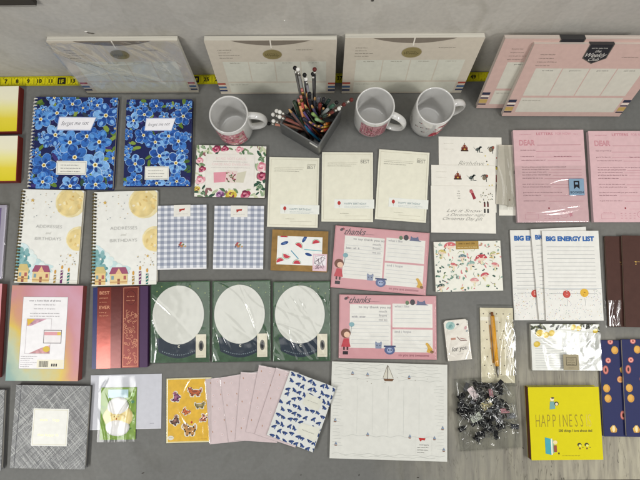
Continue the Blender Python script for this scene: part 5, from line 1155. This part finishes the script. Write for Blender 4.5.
for k, (c, m, lab) in enumerate((([(466.5, 389.5), (472, 386.5), (479.5, 396), (474, 399.5)], '#cfc0c0', 'pale tag with barcode marks near the top of the clip bag'), ([(479.5, 404), (488, 399), (493.5, 404.5), (484.5, 411)], '#b3a87c', 'tan paper tag in the middle of the clip bag'), ([(468.5, 416.5), (479, 412.5), (483.5, 419), (473, 422)], '#aeb2a4', 'grey green paper tag low in the clip bag'))):
    q = Sheet('paper_tag', lab, 'tag', c, .001, .017, 'paper tags in the clip bag'); f = q.sheet(mat(m), .001); 
    for j in range(5 if k != 1 else 2): f.scrib(15, 25+j*14, 85, 4, '#3a3638', 1)
    f.build('tag_face', q.root); g = q.mb(); x0, y0 = g.P(3, 50); g.tube([(x0, 0, .0004), (x0-.004, .001, .001), (x0-.008, -.001, .0005)], .0004, mat('#8d8a80'), 5); g.build('tag_string', q.root)

# ------------------------------------------------------------------ crumbs and chips
def chip(px, py, L, a, colr, name, label, z=.0):
    p = W(px, py, z); b = MB(); n = 7; pts = [(L*math.cos(2*math.pi*k/n)*rnd(.6, 1), L*.35*math.sin(2*math.pi*k/n)*rnd(.6, 1)) for k in range(n)]
    b.add([(x, y, 0) for x, y in pts]+[(x*.8, y*.8, .0008) for x, y in pts], [(k, (k+1) % n, n+(k+1) % n, n+k) for k in range(n)]+[tuple(range(n, 2*n))], mat(colr, .8))
    o = b.build(name); o.location = p; o.rotation_euler.z = a; return tag(o, label, 'debris')
chip(404.5, 448, .0012, .2, '#2e2a26', 'crumb', 'tiny dark crumb below the desk pad')
chip(143, 473, .0035, .3, '#3a3530', 'paint_chip', 'dark fleck on the desk below the white envelope'); chip(301, 479 - 4, .0022, 1.4, '#2c2824', 'paint_chip', 'dark fleck near the front edge of the desk')
chip(359, 475, .003, 1.3, '#2f2b27', 'paint_chip', 'upright dark fleck below the sailing pad'); chip(523, 448, .0026, -.5, '#33302a', 'paint_chip', 'dark fleck just left of the yellow book'); chip(337, 438 - 358 + 280, .0015, 0, '#4a3030', 'crumb', 'tiny crumb between the lower pink pad and the desk pad')
chip(418, 477.5, .004, .1, '#2f2b27', 'paint_chip', 'long dark fleck at the front edge below the desk pad')
# chipped paint and screw on the wall
def wall_mark(px, py, pts, colr, name, label, th=.0006):
    y = wall_y(0); p = None
    for k in range(400):
        z = k*.001; q = W(px, py, z)
        if q.y <= wall_y(q.x)-.0 : p = q; break
    b = MB(); n = len(pts); b.add([(x, 0, z) for x, z in pts]+[(x*.85, -th, z*.85) for x, z in pts], [(k, (k+1) % n, n+(k+1) % n, n+k) for k in range(n)]+[tuple(range(n, 2*n))], mat(colr, .6), False)
    o = b.build(name); o.location = (p.x, wall_y(p.x)-.0002, p.z); o.rotation_euler.z = wyaw; return tag(o, label, 'wall mark')
wall_mark(90, 33, [(-.007, .002), (-.003, .0035), (.001, .001), (.006, -.0005), (.008, -.003), (.004, -.004), (.0, -.0015), (-.004, -.001)], '#5f5a52', 'scuff_mark', 'small dark and white scuff on the wall above the wrapped planner')
wall_mark(86, 31.5, [(-.0025, .001), (.0, .0022), (.003, .0), (.0, -.001)], '#dcd9d2', 'paint_chip', 'white fleck beside the dark wall scuff', .001)
wall_mark(284.5, 20.5, [(.0014*math.cos(k), .0014*math.sin(k)) for k in range(6)], '#e9e7e0', 'paint_chip', 'tiny bright white speck high on the wall', .001)
wall_mark(372.5, 0.5, [(.003*math.cos(k), .002*math.sin(k)) for k in range(6)], '#3a3734', 'screw_head', 'dark spot at the very top centre of the wall', .001)
z = .3
for k in range(420):
    q = W(17, 1.2, k*.001)
    if q.y <= wall_y(q.x): z = k*.001; xq = q.x; break
a_, b_ = W(-10, 0, z), W(37, 0, z)
b = MB(); b.box(-.11, -.008, 0, (b_.x-xq), 0, .05, mat('#3a3631', .6), .0); b.box(-.11, -.0095, -.0012, (b_.x-xq)-.001, -.0082, .0012, mat('#8d8a84', .5)); o = b.build('wall_rail'); o.location = (xq, wall_y(xq)-.0005, z); o.rotation_euler.z = wyaw; tag(o, 'dark strip mounted on the wall at the top left corner', 'rail')

# fine pieces hang under the part that carries them
CARRY = {'printed_panel': 'lid', 'back_label': 'lid', 'picture_label': 'lid', 'corner_sticker': 'lid', 'title_plate': 'front_cover', 'eye': 'chick_face', 'beak': 'chick_face',
         'berry_motif': 'gingham_sheet', 'shop_label': 'backing_card', 'hang_tab': 'header_flap', 'badge_fold': 'header_badge', 'price_label': 'side_panel', 'lead': 'sharpened_wood', 'clip': 'cap', 'corner_label': 'cover_sheet', 'paper_labels': 'top_card', 'eraser': 'ferrule', 'topper_ball': 'ferrule', 'printed_scale': 'blade'}
for o in list(COL.objects):
    base = o.name.split('.')[0]
    if base in CARRY and o.parent is not None:
        for q in o.parent.children:
            if q.name.split('.')[0] == CARRY[base]: o.parent = q; break
